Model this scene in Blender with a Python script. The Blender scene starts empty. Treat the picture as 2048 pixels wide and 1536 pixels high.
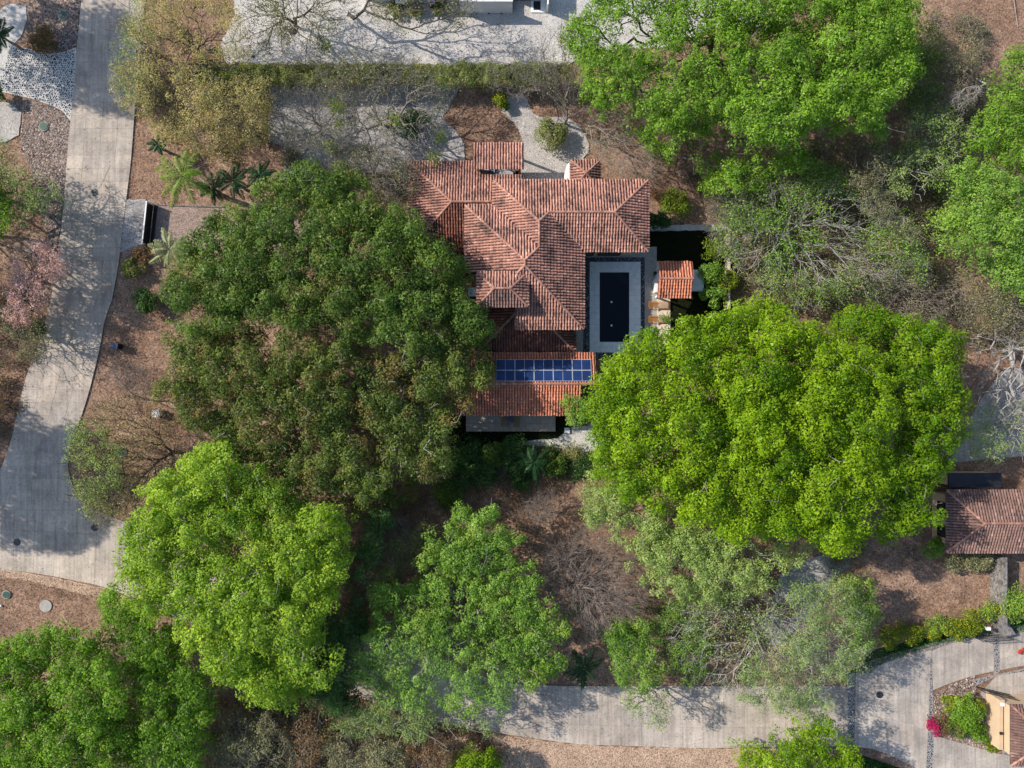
import bpy, bmesh, math, random
import numpy as np
from mathutils import Vector, Matrix

random.seed(7)
RNG = np.random.default_rng(11)
SC = bpy.context.scene
COL = SC.collection

# ---------------------------------------------------------------- camera, sky, sun, exposure
H = 68.2667                      # height of the drone above the ground, metres
cd = bpy.data.cameras.new('camera')
cam = bpy.data.objects.new('camera', cd)
COL.objects.link(cam)
cam.location = (0, 0, H)
cam.rotation_euler = (0, 0, 0)   # looking straight down, image up = +Y
cd.sensor_width = 36.0
cd.lens = 24.0
cd.clip_start = 0.5
cd.clip_end = 1500
SC.camera = cam

EL, AZ = math.radians(35), math.radians(21)
SUN_DIR = Vector((-math.cos(AZ) * math.cos(EL), math.sin(AZ) * math.cos(EL), math.sin(EL)))
w = bpy.data.worlds.new('World')
SC.world = w
w.use_nodes = True
nt = w.node_tree
bg = nt.nodes['Background']
sky = nt.nodes.new('ShaderNodeTexSky')
sky.sky_type = 'NISHITA'
sky.sun_disc = False
sky.sun_elevation = EL
sky.sun_rotation = math.radians(360 - 69)
sky.air_density = 1.0
sky.dust_density = 0.8
nt.links.new(sky.outputs[0], bg.inputs[0])
bg.inputs[1].default_value = 0.15
sl = bpy.data.lights.new('sun', 'SUN')
sl.energy = 4.8
sl.angle = math.radians(0.6)
sl.color = (1.0, 0.92, 0.82)
so = bpy.data.objects.new('sun', sl)
COL.objects.link(so)
so.rotation_euler = SUN_DIR.to_track_quat('Z', 'Y').to_euler()
so.location = (-60, 25, 60)
SC.view_settings.view_transform = 'Standard'
SC.view_settings.look = 'None'
SC.view_settings.exposure = 0.38
SC.view_settings.gamma = 1.0
SC.cycles.max_bounces = 6
SC.cycles.diffuse_bounces = 3
SC.cycles.transmission_bounces = 4
SC.cycles.transparent_max_bounces = 6
SC.cycles.use_denoising = True

# ---------------------------------------------------------------- helpers
def W(px, py, z=0.0):
    """metres east/north of the point under the drone for a point measured in the photograph, at height z"""
    k = (1 - z / H) / 20.0
    return ((px - 1024) * k, (768 - py) * k, z)

def Wn(p, z):
    k = (1 - z / H) / 20.0
    return np.stack([(p[:, 0] - 1024) * k, (768 - p[:, 1]) * k], 1)

def tag(o, label=None, cat=None, group=None, kind=None):
    if label: o['label'] = label
    if cat: o['category'] = cat
    if group: o['group'] = group
    if kind: o['kind'] = kind
    return o

def empty(name, loc=(0, 0, 0), label=None, cat=None, group=None, rz=0):
    o = bpy.data.objects.new(name, None)
    COL.objects.link(o)
    o.location = loc
    o.rotation_euler = (0, 0, rz)
    o.empty_display_size = 0.3
    return tag(o, label, cat, group)

def link(name, me, mat=None, parent=None, kind=None):
    """link mesh data given in world coordinates; parents are only translated/rotated Empties"""
    o = bpy.data.objects.new(name, me)
    COL.objects.link(o)
    if mat and not me.materials:
        me.materials.append(mat)
    if parent:
        o.parent = parent
        o.matrix_parent_inverse = pm(parent).inverted()
    if kind: o['kind'] = kind
    return o

def pm(o):
    m = Matrix.Translation(o.location) @ o.rotation_euler.to_matrix().to_4x4()
    return m

def mesh_np(name, V, F, tone=None, smooth=False):
    """V (n,3), F (m,k) same-size faces"""
    me = bpy.data.meshes.new(name)
    V = np.ascontiguousarray(V, dtype=np.float32)
    F = np.ascontiguousarray(F, dtype=np.int32)
    n, (m, k) = len(V), F.shape
    me.vertices.add(n)
    me.vertices.foreach_set('co', V.ravel())
    me.loops.add(m * k)
    me.loops.foreach_set('vertex_index', F.ravel())
    me.polygons.add(m)
    me.polygons.foreach_set('loop_start', np.arange(0, m * k, k, dtype=np.int32))
    me.polygons.foreach_set('loop_total', np.full(m, k, dtype=np.int32))
    if tone is not None:
        a = me.attributes.new('tone', 'FLOAT', 'FACE')
        a.data.foreach_set('value', np.ascontiguousarray(tone, dtype=np.float32))
    me.update(calc_edges=True)
    if smooth:
        me.polygons.foreach_set('use_smooth', np.ones(m, dtype=bool))
    return me

def mesh_py(name, vs, fs):
    me = bpy.data.meshes.new(name)
    me.from_pydata([tuple(v) for v in vs], [], fs)
    me.update()
    return me

class MB:
    """collects simple solids into one mesh"""
    def __init__(s): s.v = []; s.f = []
    def box(s, x0, x1, y0, y1, z0, z1):
        b = len(s.v)
        s.v += [(x0, y0, z0), (x1, y0, z0), (x1, y1, z0), (x0, y1, z0), (x0, y0, z1), (x1, y0, z1), (x1, y1, z1), (x0, y1, z1)]
        s.f += [tuple(b + i for i in q) for q in ((0, 3, 2, 1), (4, 5, 6, 7), (0, 1, 5, 4), (1, 2, 6, 5), (2, 3, 7, 6), (3, 0, 4, 7))]
        return s
    def obox(s, cx, cy, z0, z1, lx, ly, ang=0.0, tilt=None):
        c, n = math.cos(ang), math.sin(ang)
        b = len(s.v)
        for z in (z0, z1):
            for (u, v) in ((-1, -1), (1, -1), (1, 1), (-1, 1)):
                x, y = u * lx / 2, v * ly / 2
                dz = tilt * x if tilt else 0
                s.v.append((cx + c * x - n * y, cy + n * x + c * y, z + dz))
        s.f += [tuple(b + i for i in q) for q in ((0, 3, 2, 1), (4, 5, 6, 7), (0, 1, 5, 4), (1, 2, 6, 5), (2, 3, 7, 6), (3, 0, 4, 7))]
        return s
    def prism(s, pts, z0, z1):
        pts = list(pts)
        if sum(pts[i - 1][0] * pts[i][1] - pts[i][0] * pts[i - 1][1] for i in range(len(pts))) < 0:
            pts.reverse()
        b, n = len(s.v), len(pts)
        s.v += [(p[0], p[1], z0) for p in pts] + [(p[0], p[1], z1) for p in pts]
        s.f.append(tuple(b + i for i in range(n - 1, -1, -1)))
        s.f.append(tuple(b + n + i for i in range(n)))
        for i in range(n):
            j = (i + 1) % n
            s.f.append((b + i, b + j, b + n + j, b + n + i))
        return s
    def tube(s, p0, p1, r0, r1, n=6):
        p0, p1 = Vector(p0), Vector(p1)
        d = (p1 - p0)
        if d.length < 1e-6: return s
        q = d.to_track_quat('Z', 'Y')
        b = len(s.v)
        for p, r in ((p0, r0), (p1, r1)):
            for i in range(n):
                a = 2 * math.pi * i / n
                s.v.append(tuple(p + q @ Vector((r * math.cos(a), r * math.sin(a), 0))))
        for i in range(n):
            j = (i + 1) % n
            s.f.append((b + i, b + j, b + n + j, b + n + i))
        s.f.append(tuple(b + i for i in range(n - 1, -1, -1)))
        s.f.append(tuple(b + n + i for i in range(n)))
        return s
    def disc(s, cx, cy, z0, z1, r, n=20):
        return s.prism([(cx + r * math.cos(2 * math.pi * i / n), cy + r * math.sin(2 * math.pi * i / n)) for i in range(n)], z0, z1)
    def build(s, name, mat, parent=None, kind=None):
        return link(name, mesh_py(name, s.v, s.f), mat, parent, kind)

def inside(P, poly):
    P = np.asarray(P, float); poly = np.asarray(poly, float)
    x, y = P[:, 0], P[:, 1]
    r = np.zeros(len(P), bool)
    j = len(poly) - 1
    for i in range(len(poly)):
        xi, yi = poly[i]; xj, yj = poly[j]
        if yi != yj:
            c = ((yi > y) != (yj > y)) & (x < (xj - xi) * (y - yi) / (yj - yi) + xi)
            r ^= c
        j = i
    return r

def dist_edge(P, poly):
    P = np.asarray(P, float); poly = np.asarray(poly, float)
    d = np.full(len(P), 1e9)
    for i in range(len(poly)):
        a, b = poly[i - 1], poly[i]
        ab = b - a
        L = max((ab ** 2).sum(), 1e-9)
        t = np.clip(((P - a) @ ab) / L, 0, 1)
        q = a + t[:, None] * ab
        d = np.minimum(d, np.sqrt(((P - q) ** 2).sum(1)))
    return d

def vnoise(P, scale, seed):
    """cheap smooth value noise in -1..1, P (n,2)"""
    r = np.random.default_rng(seed)
    T = r.uniform(-1, 1, (64, 64))
    q = np.asarray(P) / scale
    i = np.floor(q).astype(int); f = q - i
    f = f * f * (3 - 2 * f)
    g = lambda a, b: T[a % 64, b % 64]
    return ((g(i[:, 0], i[:, 1]) * (1 - f[:, 0]) + g(i[:, 0] + 1, i[:, 1]) * f[:, 0]) * (1 - f[:, 1])
            + (g(i[:, 0], i[:, 1] + 1) * (1 - f[:, 0]) + g(i[:, 0] + 1, i[:, 1] + 1) * f[:, 0]) * f[:, 1])

def smooth_poly(pts, n=1):
    for _ in range(n):
        q = []
        for i in range(len(pts)):
            a, b = pts[i], pts[(i + 1) % len(pts)]
            q += [(a[0] * .75 + b[0] * .25, a[1] * .75 + b[1] * .25), (a[0] * .25 + b[0] * .75, a[1] * .25 + b[1] * .75)]
        pts = q
    return pts

def rough_poly(pts, step, amp, seed):
    """subdivide and jitter the outline so that it is not a clean cut"""
    r = random.Random(seed)
    out = []
    for i in range(len(pts)):
        a, b = pts[i], pts[(i + 1) % len(pts)]
        L = math.dist(a, b); n = max(1, int(L / step))
        for k in range(n):
            t = k / n
            nx, ny = -(b[1] - a[1]) / max(L, 1e-6), (b[0] - a[0]) / max(L, 1e-6)
            j = r.uniform(-amp, amp)
            out.append((a[0] + (b[0] - a[0]) * t + nx * j, a[1] + (b[1] - a[1]) * t + ny * j))
    return out

# ---------------------------------------------------------------- materials
def newmat(name):
    m = bpy.data.materials.new(name)
    m.use_nodes = True
    t = m.node_tree
    b = t.nodes['Principled BSDF']
    b.inputs['Roughness'].default_value = 0.85
    b.inputs['Specular IOR Level'].default_value = 0.25
    return m, t, b

def N(t, typ, **kw):
    n = t.nodes.new(typ)
    for k, v in kw.items():
        if k in n.inputs.keys() if hasattr(n.inputs, 'keys') else False:
            n.inputs[k].default_value = v
        else:
            setattr(n, k, v)
    return n

def pos(t):
    return t.nodes.new('ShaderNodeNewGeometry').outputs['Position']

def noise(t, scale, detail=4, rough=0.6, vec=None, dist=0.0):
    n = t.nodes.new('ShaderNodeTexNoise')
    n.inputs['Scale'].default_value = scale
    n.inputs['Detail'].default_value = detail
    n.inputs['Roughness'].default_value = rough
    n.inputs['Distortion'].default_value = dist
    t.links.new(vec if vec is not None else pos(t), n.inputs['Vector'])
    return n.outputs['Fac']

def ramp(t, fac, stops):
    n = t.nodes.new('ShaderNodeValToRGB')
    e = n.color_ramp.elements
    while len(e) < len(stops): e.new(0.5)
    for el, (p, c) in zip(e, stops):
        el.position = p
        el.color = (c[0], c[1], c[2], 1) if not isinstance(c, (int, float)) else (c, c, c, 1)
    t.links.new(fac, n.inputs[0])
    return n.outputs[0]

def mix(t, a, b, fac, mode='MIX'):
    n = t.nodes.new('ShaderNodeMix')
    n.data_type = 'RGBA'; n.blend_type = mode
    for sock, v in ((n.inputs[0], fac), (n.inputs[6], a), (n.inputs[7], b)):
        if isinstance(v, (int, float)): sock.default_value = v
        elif isinstance(v, tuple): sock.default_value = (v[0], v[1], v[2], 1)
        else: t.links.new(v, sock)
    return n.outputs[2]

def bump(t, b, h, strength=0.5, dist=0.05):
    n = t.nodes.new('ShaderNodeBump')
    n.inputs['Strength'].default_value = strength
    n.inputs['Distance'].default_value = dist
    t.links.new(h, n.inputs['Height'])
    t.links.new(n.outputs[0], b.inputs['Normal'])

def attr(t, name='tone'):
    n = t.nodes.new('ShaderNodeAttribute')
    n.attribute_name = name
    return n.outputs['Fac']

def m_plain(name, c, rough=0.7, spec=0.3, metal=0, var=0.12, sc=3.0):
    m, t, b = newmat(name)
    f = noise(t, sc, 5, 0.65)
    col = ramp(t, f, [(0.3, tuple(x * (1 - var) for x in c)), (0.7, tuple(min(1, x * (1 + var)) for x in c))])
    t.links.new(col, b.inputs['Base Color'])
    b.inputs['Roughness'].default_value = rough
    b.inputs['Specular IOR Level'].default_value = spec
    b.inputs['Metallic'].default_value = metal
    return m

def m_ground():
    m, t, b = newmat('leaf_litter_soil')
    big = noise(t, 0.09, 5, 0.6)
    mid = noise(t, 0.7, 6, 0.65)
    fine = noise(t, 6.0, 6, 0.75)
    soil = ramp(t, big, [(0.34, (.155, .09, .058)), (0.5, (.285, .178, .118)), (0.66, (.40, .28, .205))])
    c2 = ramp(t, mid, [(0.3, (.10, .064, .046)), (0.52, (.27, .175, .125)), (0.7, (.42, .30, .225))])
    c = mix(t, soil, c2, 0.5)
    dr = noise(t, 0.33, 7, 0.74, None, 0.8)
    c = mix(t, c, (.44, .34, .25), ramp(t, dr, [(0.56, 0.0), (0.68, 0.55)]))
    c = mix(t, c, (.075, .05, .038), ramp(t, noise(t, 0.21, 7, 0.72, None, 0.6), [(0.55, 0.0), (0.68, 0.7)]))
    c = mix(t, c, (.16, .15, .07), ramp(t, noise(t, 0.45, 6, 0.7), [(0.60, 0.0), (0.72, 0.5)]))
    sp = ramp(t, fine, [(0.32, (.42, .38, .36)), (0.5, (.92, .92, .92)), (0.68, (1.6, 1.55, 1.5))])
    c = mix(t, c, sp, 0.85, 'MULTIPLY')
    v = N(t, 'ShaderNodeTexVoronoi'); v.inputs['Scale'].default_value = 7.5; v.inputs['Randomness'].default_value = 1
    t.links.new(pos(t), v.inputs['Vector'])
    vv = ramp(t, v.outputs['Color'], [(0.2, (.45, .42, .42)), (0.55, (1, 1, 1)), (0.85, (1.55, 1.4, 1.3))])
    c = mix(t, c, vv, 0.5, 'MULTIPLY')
    t.links.new(c, b.inputs['Base Color'])
    bump(t, b, fine, 0.9, 0.06)
    b.inputs['Roughness'].default_value = 0.95
    return m

def m_gravel(name, lo, mid_, hi, sc=9.0, blot=(0.75, 1.1)):
    m, t, b = newmat(name)
    v = N(t, 'ShaderNodeTexVoronoi'); v.inputs['Scale'].default_value = sc
    t.links.new(pos(t), v.inputs['Vector'])
    c = ramp(t, v.outputs['Color'], [(0.1, lo), (0.45, mid_), (0.9, hi)])
    bl = ramp(t, noise(t, 0.5, 6, 0.7), [(0.32, (blot[0],) * 3), (0.62, (blot[1],) * 3)])
    c = mix(t, c, bl, 1.0, 'MULTIPLY')
    lt = ramp(t, noise(t, 2.2, 6, 0.75), [(0.60, (1, 1, 1)), (0.72, (.62, .5, .42))])
    c = mix(t, c, lt, 0.8, 'MULTIPLY')
    t.links.new(c, b.inputs['Base Color'])
    bump(t, b, v.outputs['Distance'], 0.7, 0.04)
    b.inputs['Roughness'].default_value = 0.9
    return m

def m_concrete(name, c, stripe=0.35, ang=0.0):
    m, t, b = newmat(name)
    f = noise(t, 0.35, 6, 0.65); g = noise(t, 5, 5, 0.7)
    col = ramp(t, f, [(0.3, tuple(x * .74 for x in c)), (0.5, c), (0.7, tuple(min(x * 1.18, 1) for x in c))])
    col = mix(t, col, ramp(t, g, [(0.3, (.78,) * 3), (0.7, (1.16,) * 3)]), 0.8, 'MULTIPLY')
    st = ramp(t, noise(t, 1.7, 5, 0.7), [(0.58, (1, 1, 1)), (0.74, (.66, .6, .56))])
    col = mix(t, col, st, 0.8, 'MULTIPLY')
    ty = ramp(t, noise(t, .18, 4, .7, None, 1.5), [(0.42, (.86, .85, .84)), (0.56, (1.05, 1.04, 1.03))])
    col = mix(t, col, ty, 0.9, 'MULTIPLY')
    mp = N(t, 'ShaderNodeMapping'); mp.inputs['Rotation'].default_value = (0, 0, ang); mp.inputs['Scale'].default_value = (3.4, 0.16, 1)
    t.links.new(pos(t), mp.inputs['Vector'])
    s = noise(t, 1.0, 3, 0.6, mp.outputs[0])
    col = mix(t, col, ramp(t, s, [(0.35, (1 - stripe,) * 3), (0.65, (1 + stripe * .5,) * 3)]), 0.6, 'MULTIPLY')
    at = attr(t)
    col = mix(t, col, ramp(t, at, [(0, (.86, .87, .9)), (1, (1.12, 1.1, 1.06))]), 1.0, 'MULTIPLY')
    t.links.new(col, b.inputs['Base Color'])
    bump(t, b, g, 0.25, 0.02)
    b.inputs['Roughness'].default_value = 0.9
    return m

def m_tile(name, lo, mid_, hi, stain):
    m, t, b = newmat(name)
    at = attr(t)
    c = ramp(t, at, [(0.0, lo), (0.30, mid_), (0.72, mid_), (1.0, hi)])
    nz = noise(t, 0.75, 7, 0.72)
    c = mix(t, c, (.055, .045, .045), ramp(t, nz, [(0.47, 0.0), (0.66, stain)]))
    n2 = noise(t, 0.22, 4, 0.6)
    c = mix(t, c, ramp(t, n2, [(0.35, (.8, .8, .82)), (0.65, (1.12, 1.1, 1.08))]), 1.0, 'MULTIPLY')
    n3 = noise(t, 14, 4, 0.7)
    c = mix(t, c, ramp(t, n3, [(0.3, (.75,) * 3), (0.7, (1.15,) * 3)]), 0.8, 'MULTIPLY')
    t.links.new(c, b.inputs['Base Color'])
    b.inputs['Roughness'].default_value = 0.82
    return m

def m_leaf(name, lo, hi, alt=None, trans=0.35):
    m, t, b = newmat(name)
    t.nodes.remove(b)
    at = attr(t)
    c = ramp(t, at, [(0.0, lo), (0.55, tuple((a + h) / 2 for a, h in zip(lo, hi))), (1.0, hi)])
    if alt:
        c = mix(t, c, alt, ramp(t, noise(t, 0.35, 5, 0.65), [(0.52, 0.0), (0.68, 0.75)]))
    v1 = ramp(t, noise(t, 0.95, 4, 0.65), [(0.34, (.72, .76, .80)), (0.5, (1, 1, 1)), (0.68, (1.28, 1.16, .95))])
    c = mix(t, c, v1, 0.85, 'MULTIPLY')
    d = N(t, 'ShaderNodeBsdfDiffuse'); tr = N(t, 'ShaderNodeBsdfTranslucent'); gl = N(t, 'ShaderNodeBsdfGlossy')
    gl.inputs['Roughness'].default_value = 0.42
    gl.inputs['Color'].default_value = (.8, .85, .8, 1)
    t.links.new(c, d.inputs[0])
    hs = N(t, 'ShaderNodeHueSaturation'); hs.inputs['Saturation'].default_value = 1.1; hs.inputs['Value'].default_value = 1.1
    t.links.new(c, hs.inputs['Color']); t.links.new(hs.outputs[0], tr.inputs[0])
    a = N(t, 'ShaderNodeMixShader'); a.inputs[0].default_value = trans
    t.links.new(d.outputs[0], a.inputs[1]); t.links.new(tr.outputs[0], a.inputs[2])
    g = N(t, 'ShaderNodeMixShader'); g.inputs[0].default_value = 0.012
    t.links.new(a.outputs[0], g.inputs[1]); t.links.new(gl.outputs[0], g.inputs[2])
    t.links.new(g.outputs[0], t.nodes['Material Output'].inputs[0])
    return m

def m_bark(name, lo, hi):
    m, t, b = newmat(name)
    c = ramp(t, noise(t, 2.5, 6, 0.7), [(0.3, lo), (0.7, hi)])
    t.links.new(c, b.inputs['Base Color'])
    b.inputs['Roughness'].default_value = 0.9
    return m

def m_tone(name, stops, rough=0.85, spec=0.25):
    m, t, b = newmat(name)
    c = ramp(t, attr(t), stops)
    c = mix(t, c, ramp(t, noise(t, 3.0, 4, 0.6), [(0.3, (.8,) * 3), (0.7, (1.15,) * 3)]), 1.0, 'MULTIPLY')
    t.links.new(c, b.inputs['Base Color'])
    b.inputs['Roughness'].default_value = rough
    b.inputs['Specular IOR Level'].default_value = spec
    return m

M = {}
M['soil'] = m_ground()
M['gravel'] = m_gravel('white_gravel', (.37, .345, .32), (.50, .475, .445), (.66, .635, .60), 17, (.82, 1.08))
M['grey_gravel'] = m_gravel('grey_gravel', (.22, .205, .195), (.34, .32, .305), (.50, .475, .45), 16, (.6, 1.15))
M['path_gravel'] = m_gravel('path_gravel', (.28, .26, .235), (.40, .37, .34), (.54, .50, .46), 16, (.8, 1.1))
M['tan_soil'] = m_gravel('tan_verge_soil', (.28, .18, .12), (.42, .29, .20), (.56, .41, .30), 11, (.75, 1.1))
M['drive_soil'] = m_gravel('driveway_grit', (.17, .12, .10), (.26, .19, .155), (.38, .29, .24), 10, (.85, 1.1))
M['road'] = m_concrete('road_concrete', (.44, .385, .33), 0.3)
M['road_b'] = m_concrete('road_concrete_side', (.42, .375, .33), 0.3)
M['joint'] = m_plain('joint_filler', (.22, .195, .17), .95, .1)
M['pool_paving'] = m_plain('pool_paving', (.70, .72, .72), .8, .3, 0, .12, 2.5)
M['deck'] = m_plain('deck_concrete', (.34, .32, .29), .85, .2, 0, .18, 3.0)
M['cream'] = m_plain('cream_paving', (.62, .52, .42), .8, .2, 0, .1, 2.5)
M['terrace'] = m_plain('terrace_concrete', (.36, .31, .25), .85, .2, 0, .2, 2.5)
M['tile'] = m_tile('old_roof_tile', (.17, .095, .078), (.46, .235, .175), (.68, .42, .32), 0.85)
M['tile_new'] = m_tile('new_roof_tile', (.34, .12, .07), (.57, .215, .125), (.70, .34, .23), 0.45)
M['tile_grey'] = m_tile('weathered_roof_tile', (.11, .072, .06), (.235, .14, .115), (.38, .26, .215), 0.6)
M['tile_dark'] = m_tile('shade_dark_tile', (.05, .028, .022), (.22, .085, .058), (.42, .19, .135), 0.9)  # darker copy of the roof tile, dappled tree shade put into its colour
M['tile_pan'] = m_plain('roof_underlay', (.07, .035, .028), .9, .1)
M['ridge'] = m_tile('ridge_tile_clay', (.24, .12, .09), (.40, .20, .145), (.56, .33, .25), 0.4)
M['fascia'] = m_plain('painted_fascia', (.50, .27, .21), .7, .3)
M['wall'] = m_plain('cream_render', (.52, .45, .36), .85, .2, 0, .08, 1.2)
M['wall_white'] = m_plain('white_render', (.72, .72, .70), .8, .2, 0, .05, 1.0)
M['wall_tan'] = m_plain('tan_render', (.52, .39, .26), .85, .2, 0, .08, 1.2)
M['dark_metal'] = m_plain('dark_metal', (.025, .026, .03), .5, .5, .4)
M['grey_metal'] = m_plain('grey_metal', (.55, .56, .58), .5, .5, .2)
M['white_paint'] = m_plain('white_paint', (.75, .75, .74), .6, .3, 0, .05)
M['iron'] = m_plain('cast_iron', (.07, .075, .085), .6, .4, .6, .3, 9)
M['green_cover'] = m_plain('green_cover_plastic', (.03, .085, .06), .6, .3, 0, .2)
M['teak'] = m_plain('teak', (.56, .22, .04), .6, .3, 0, .22, 5)
M['pale_wood'] = m_plain('sun_bleached_wood', (.40, .31, .22), .8, .2, 0, .2, 6)
M['navy'] = m_plain('navy_plastic', (.03, .05, .12), .4, .4)
M['blue'] = m_plain('blue_plastic', (.05, .10, .25), .4, .4)
M['brown_wood'] = m_plain('weathered_brown_wood', (.24, .17, .115), .8, .2, 0, .25, 6)
M['strip_mortar'] = m_plain('strip_mortar', (.28, .265, .25), .95, .1, 0, .2, 3)
M['glass'] = m_plain('window_glass', (.02, .03, .04), .08, .8)
M['stone_wall'] = m_gravel('stone_wall', (.09, .085, .08), (.17, .16, .15), (.27, .255, .235), 5, (.8, 1.1))
M['mortar'] = m_plain('pale_mortar', (.50, .48, .44), .95, .1, 0, .15, 3)
M['stone_dark'] = m_tone('dark_cobble', [(0, (.018, .026, .05)), (.7, (.04, .05, .078)), (1, (.09, .09, .11))], .8, .2)
M['pebble_dark'] = m_tone('dark_pebble', [(0, (.010, .014, .022)), (.62, (.035, .042, .058)), (.86, (.16, .18, .21)), (1, (.6, .6, .6))], .55, .4)
M['pebble_brown'] = m_tone('river_pebble', [(0, (.09, .06, .05)), (.5, (.22, .165, .14)), (.85, (.36, .29, .25)), (1, (.55, .48, .42))], .75, .3)
M['pebble_light'] = m_tone('light_pebble', [(0, (.28, .26, .25)), (.6, (.55, .52, .49)), (1, (.85, .82, .78))], .8, .3)
M['dead_leaf'] = m_tone('dead_leaf', [(0, (.07, .038, .025)), (.45, (.20, .11, .068)), (.85, (.34, .205, .135)), (1, (.48, .34, .24))], .85, .2)
M['lawn'] = m_leaf('shade_dark_lawn_blade', (.010, .022, .004), (.035, .055, .008), None, .2)  # near-black blades and soil: the villa's deep shade put into the lawn colour
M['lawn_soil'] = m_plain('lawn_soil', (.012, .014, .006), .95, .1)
M['lawn_green'] = m_leaf('green_lawn_blade', (.03, .12, .03), (.07, .22, .05), None, .25)
M['bark'] = m_bark('grey_bark', (.12, .105, .09), (.30, .27, .24))
M['bark_pale'] = m_bark('pale_bark', (.20, .185, .17), (.44, .41, .38))
M['bark_dark'] = m_bark('dark_bark', (.045, .038, .032), (.13, .11, .095))
M['twig'] = m_bark('dry_twig', (.17, .135, .11), (.36, .30, .26))
LF = {
 'deep':   m_leaf('leaf_deep_green', (.05, .105, .018), (.17, .27, .045), (.21, .20, .05)),
 'deep2':  m_leaf('leaf_olive_green', (.06, .105, .018), (.19, .25, .05), (.32, .19, .085)),
 'lime':   m_leaf('leaf_lime', (.14, .26, .018), (.38, .54, .05), (.28, .46, .06)),
 'bright': m_leaf('leaf_bright', (.085, .19, .006), (.29, .45, .014), (.23, .35, .010)),
 'mid':    m_leaf('leaf_mid_green', (.085, .19, .016), (.26, .44, .045), (.17, .32, .035)),
 'fresh':  m_leaf('leaf_fresh_green', (.10, .21, .025), (.28, .46, .075), (.30, .40, .07)),
 'sage':   m_leaf('leaf_pale_sage', (.17, .27, .065), (.38, .51, .14), (.38, .44, .14)),
 'pale':   m_leaf('leaf_pale_green', (.15, .24, .06), (.34, .45, .15), (.36, .40, .16)),
 'olive':  m_leaf('leaf_yellow_olive', (.26, .24, .08), (.56, .50, .20), (.60, .46, .24)),
 'dusty':  m_leaf('leaf_dusty_green', (.16, .17, .085), (.38, .38, .20), (.36, .31, .19)),
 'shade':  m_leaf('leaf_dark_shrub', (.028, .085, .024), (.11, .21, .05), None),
 'hedge':  m_leaf('leaf_hedge', (.11, .14, .04), (.32, .37, .11), (.36, .34, .15)),
 'yellowgreen': m_leaf('leaf_yellow_green', (.10, .165, .014), (.25, .34, .03), (.24, .33, .03)),
 'palm':   m_leaf('leaf_palm', (.055, .16, .015), (.28, .40, .05), None),
 'palm_pale': m_leaf('leaf_pale_palm', (.14, .20, .06), (.48, .48, .26), None),
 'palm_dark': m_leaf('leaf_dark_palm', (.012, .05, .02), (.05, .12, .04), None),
 'pink':   m_leaf('petal_pink', (.52, .31, .27), (.86, .64, .58), None),
 'magenta': m_leaf('petal_magenta', (.32, .01, .08), (.60, .03, .18), None),
 'yellow': m_leaf('petal_yellow', (.55, .40, .01), (.85, .70, .04), None),
 'red':    m_leaf('leaf_coral', (.45, .06, .04), (.70, .16, .10), None),
 'brown':  m_leaf('leaf_dry_brown', (.13, .075, .035), (.34, .22, .12), (.20, .17, .06)),
}
# ---------------------------------------------------------------- ground sheets
def sheet(name, pts_px, z, mat, thick=None, rough=None, kind='structure', parent=None, seed=1):
    pts = [W(*p)[:2] for p in pts_px]
    if rough: pts = rough_poly(pts, rough[0], rough[1], seed)
    if thick:
        return MB().prism(pts, z - thick, z).build(name, mat, parent, kind)
    bm = bmesh.new()
    f = bm.faces.new([bm.verts.new((p[0], p[1], z)) for p in pts])
    if f.normal.z < 0: f.normal_flip()
    bm.normal_update()
    if f.normal.z < 0: bmesh.ops.reverse_faces(bm, faces=[f])
    bmesh.ops.triangulate(bm, faces=bm.faces[:])
    me = bpy.data.meshes.new(name); bm.to_mesh(me); bm.free()
    return link(name, me, mat, parent, kind)

# the ground: fine grid under the picture with gentle relief, flat and wide beyond
def make_ground():
    xs = np.concatenate([[-400, -200, -110], np.linspace(-70, 70, 141), [110, 200, 400]])
    ys = np.concatenate([[-400, -200, -100], np.linspace(-55, 55, 111), [100, 200, 400]])
    X, Y = np.meshgrid(xs, ys)
    P = np.stack([X.ravel(), Y.ravel()], 1)
    Z = -0.06 + 0.035 * vnoise(P, 3.1, 5) + 0.02 * vnoise(P, 1.3, 6)
    V = np.column_stack([P, Z])
    nx, ny = len(xs), len(ys)
    i = np.arange((nx - 1) * (ny - 1)); r, c = i // (nx - 1), i % (nx - 1)
    a = r * nx + c
    F = np.stack([a, a + 1, a + nx + 1, a + nx], 1)
    link('ground', mesh_np('ground', V, F, smooth=True), M['soil'], kind='structure')
make_ground()

YARD = [(455, -120), (470, 30), (440, 90), (455, 128), (1135, 130), (1180, 100), (1330, 95), (1420, 60), (1470, -120)]
DRIVE = [(538, 166), (925, 166), (915, 185), (897, 215), (886, 232), (893, 247), (912, 262), (927, 285), (931, 335), (870, 345), (700, 345), (560, 290), (536, 280)]
DRIVE2 = [(568, 292), (700, 300), (720, 380), (600, 400), (568, 360)]
PATH = [(1012, 190), (1052, 188), (1062, 225), (1085, 235), (1130, 232), (1165, 255), (1182, 300), (1160, 322), (1140, 375), (1040, 375), (1046, 290), (1040, 260), (1018, 235), (1000, 222)]
WESTYARD = [(-40, 60), (15, 8), (52, 10), (55, 40), (40, 75), (22, 92), (4, 180), (-40, 200)]
WESTPAD = [(-40, 205), (20, 205), (42, 225), (38, 270), (10, 285), (-40, 290)]
LITPATH = [(990, 878), (1030, 880), (1062, 882), (1080, 878), (1100, 880), (1120, 872), (1140, 850), (1178, 845), (1230, 850), (1215, 900), (1160, 903), (1130, 898), (1100, 892), (1050, 890), (1010, 888)]
DRIVEWAY = [(252, 402), (300, 404), (340, 411), (450, 414), (560, 410), (640, 470), (600, 520), (360, 500), (290, 490), (245, 520)]
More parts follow.
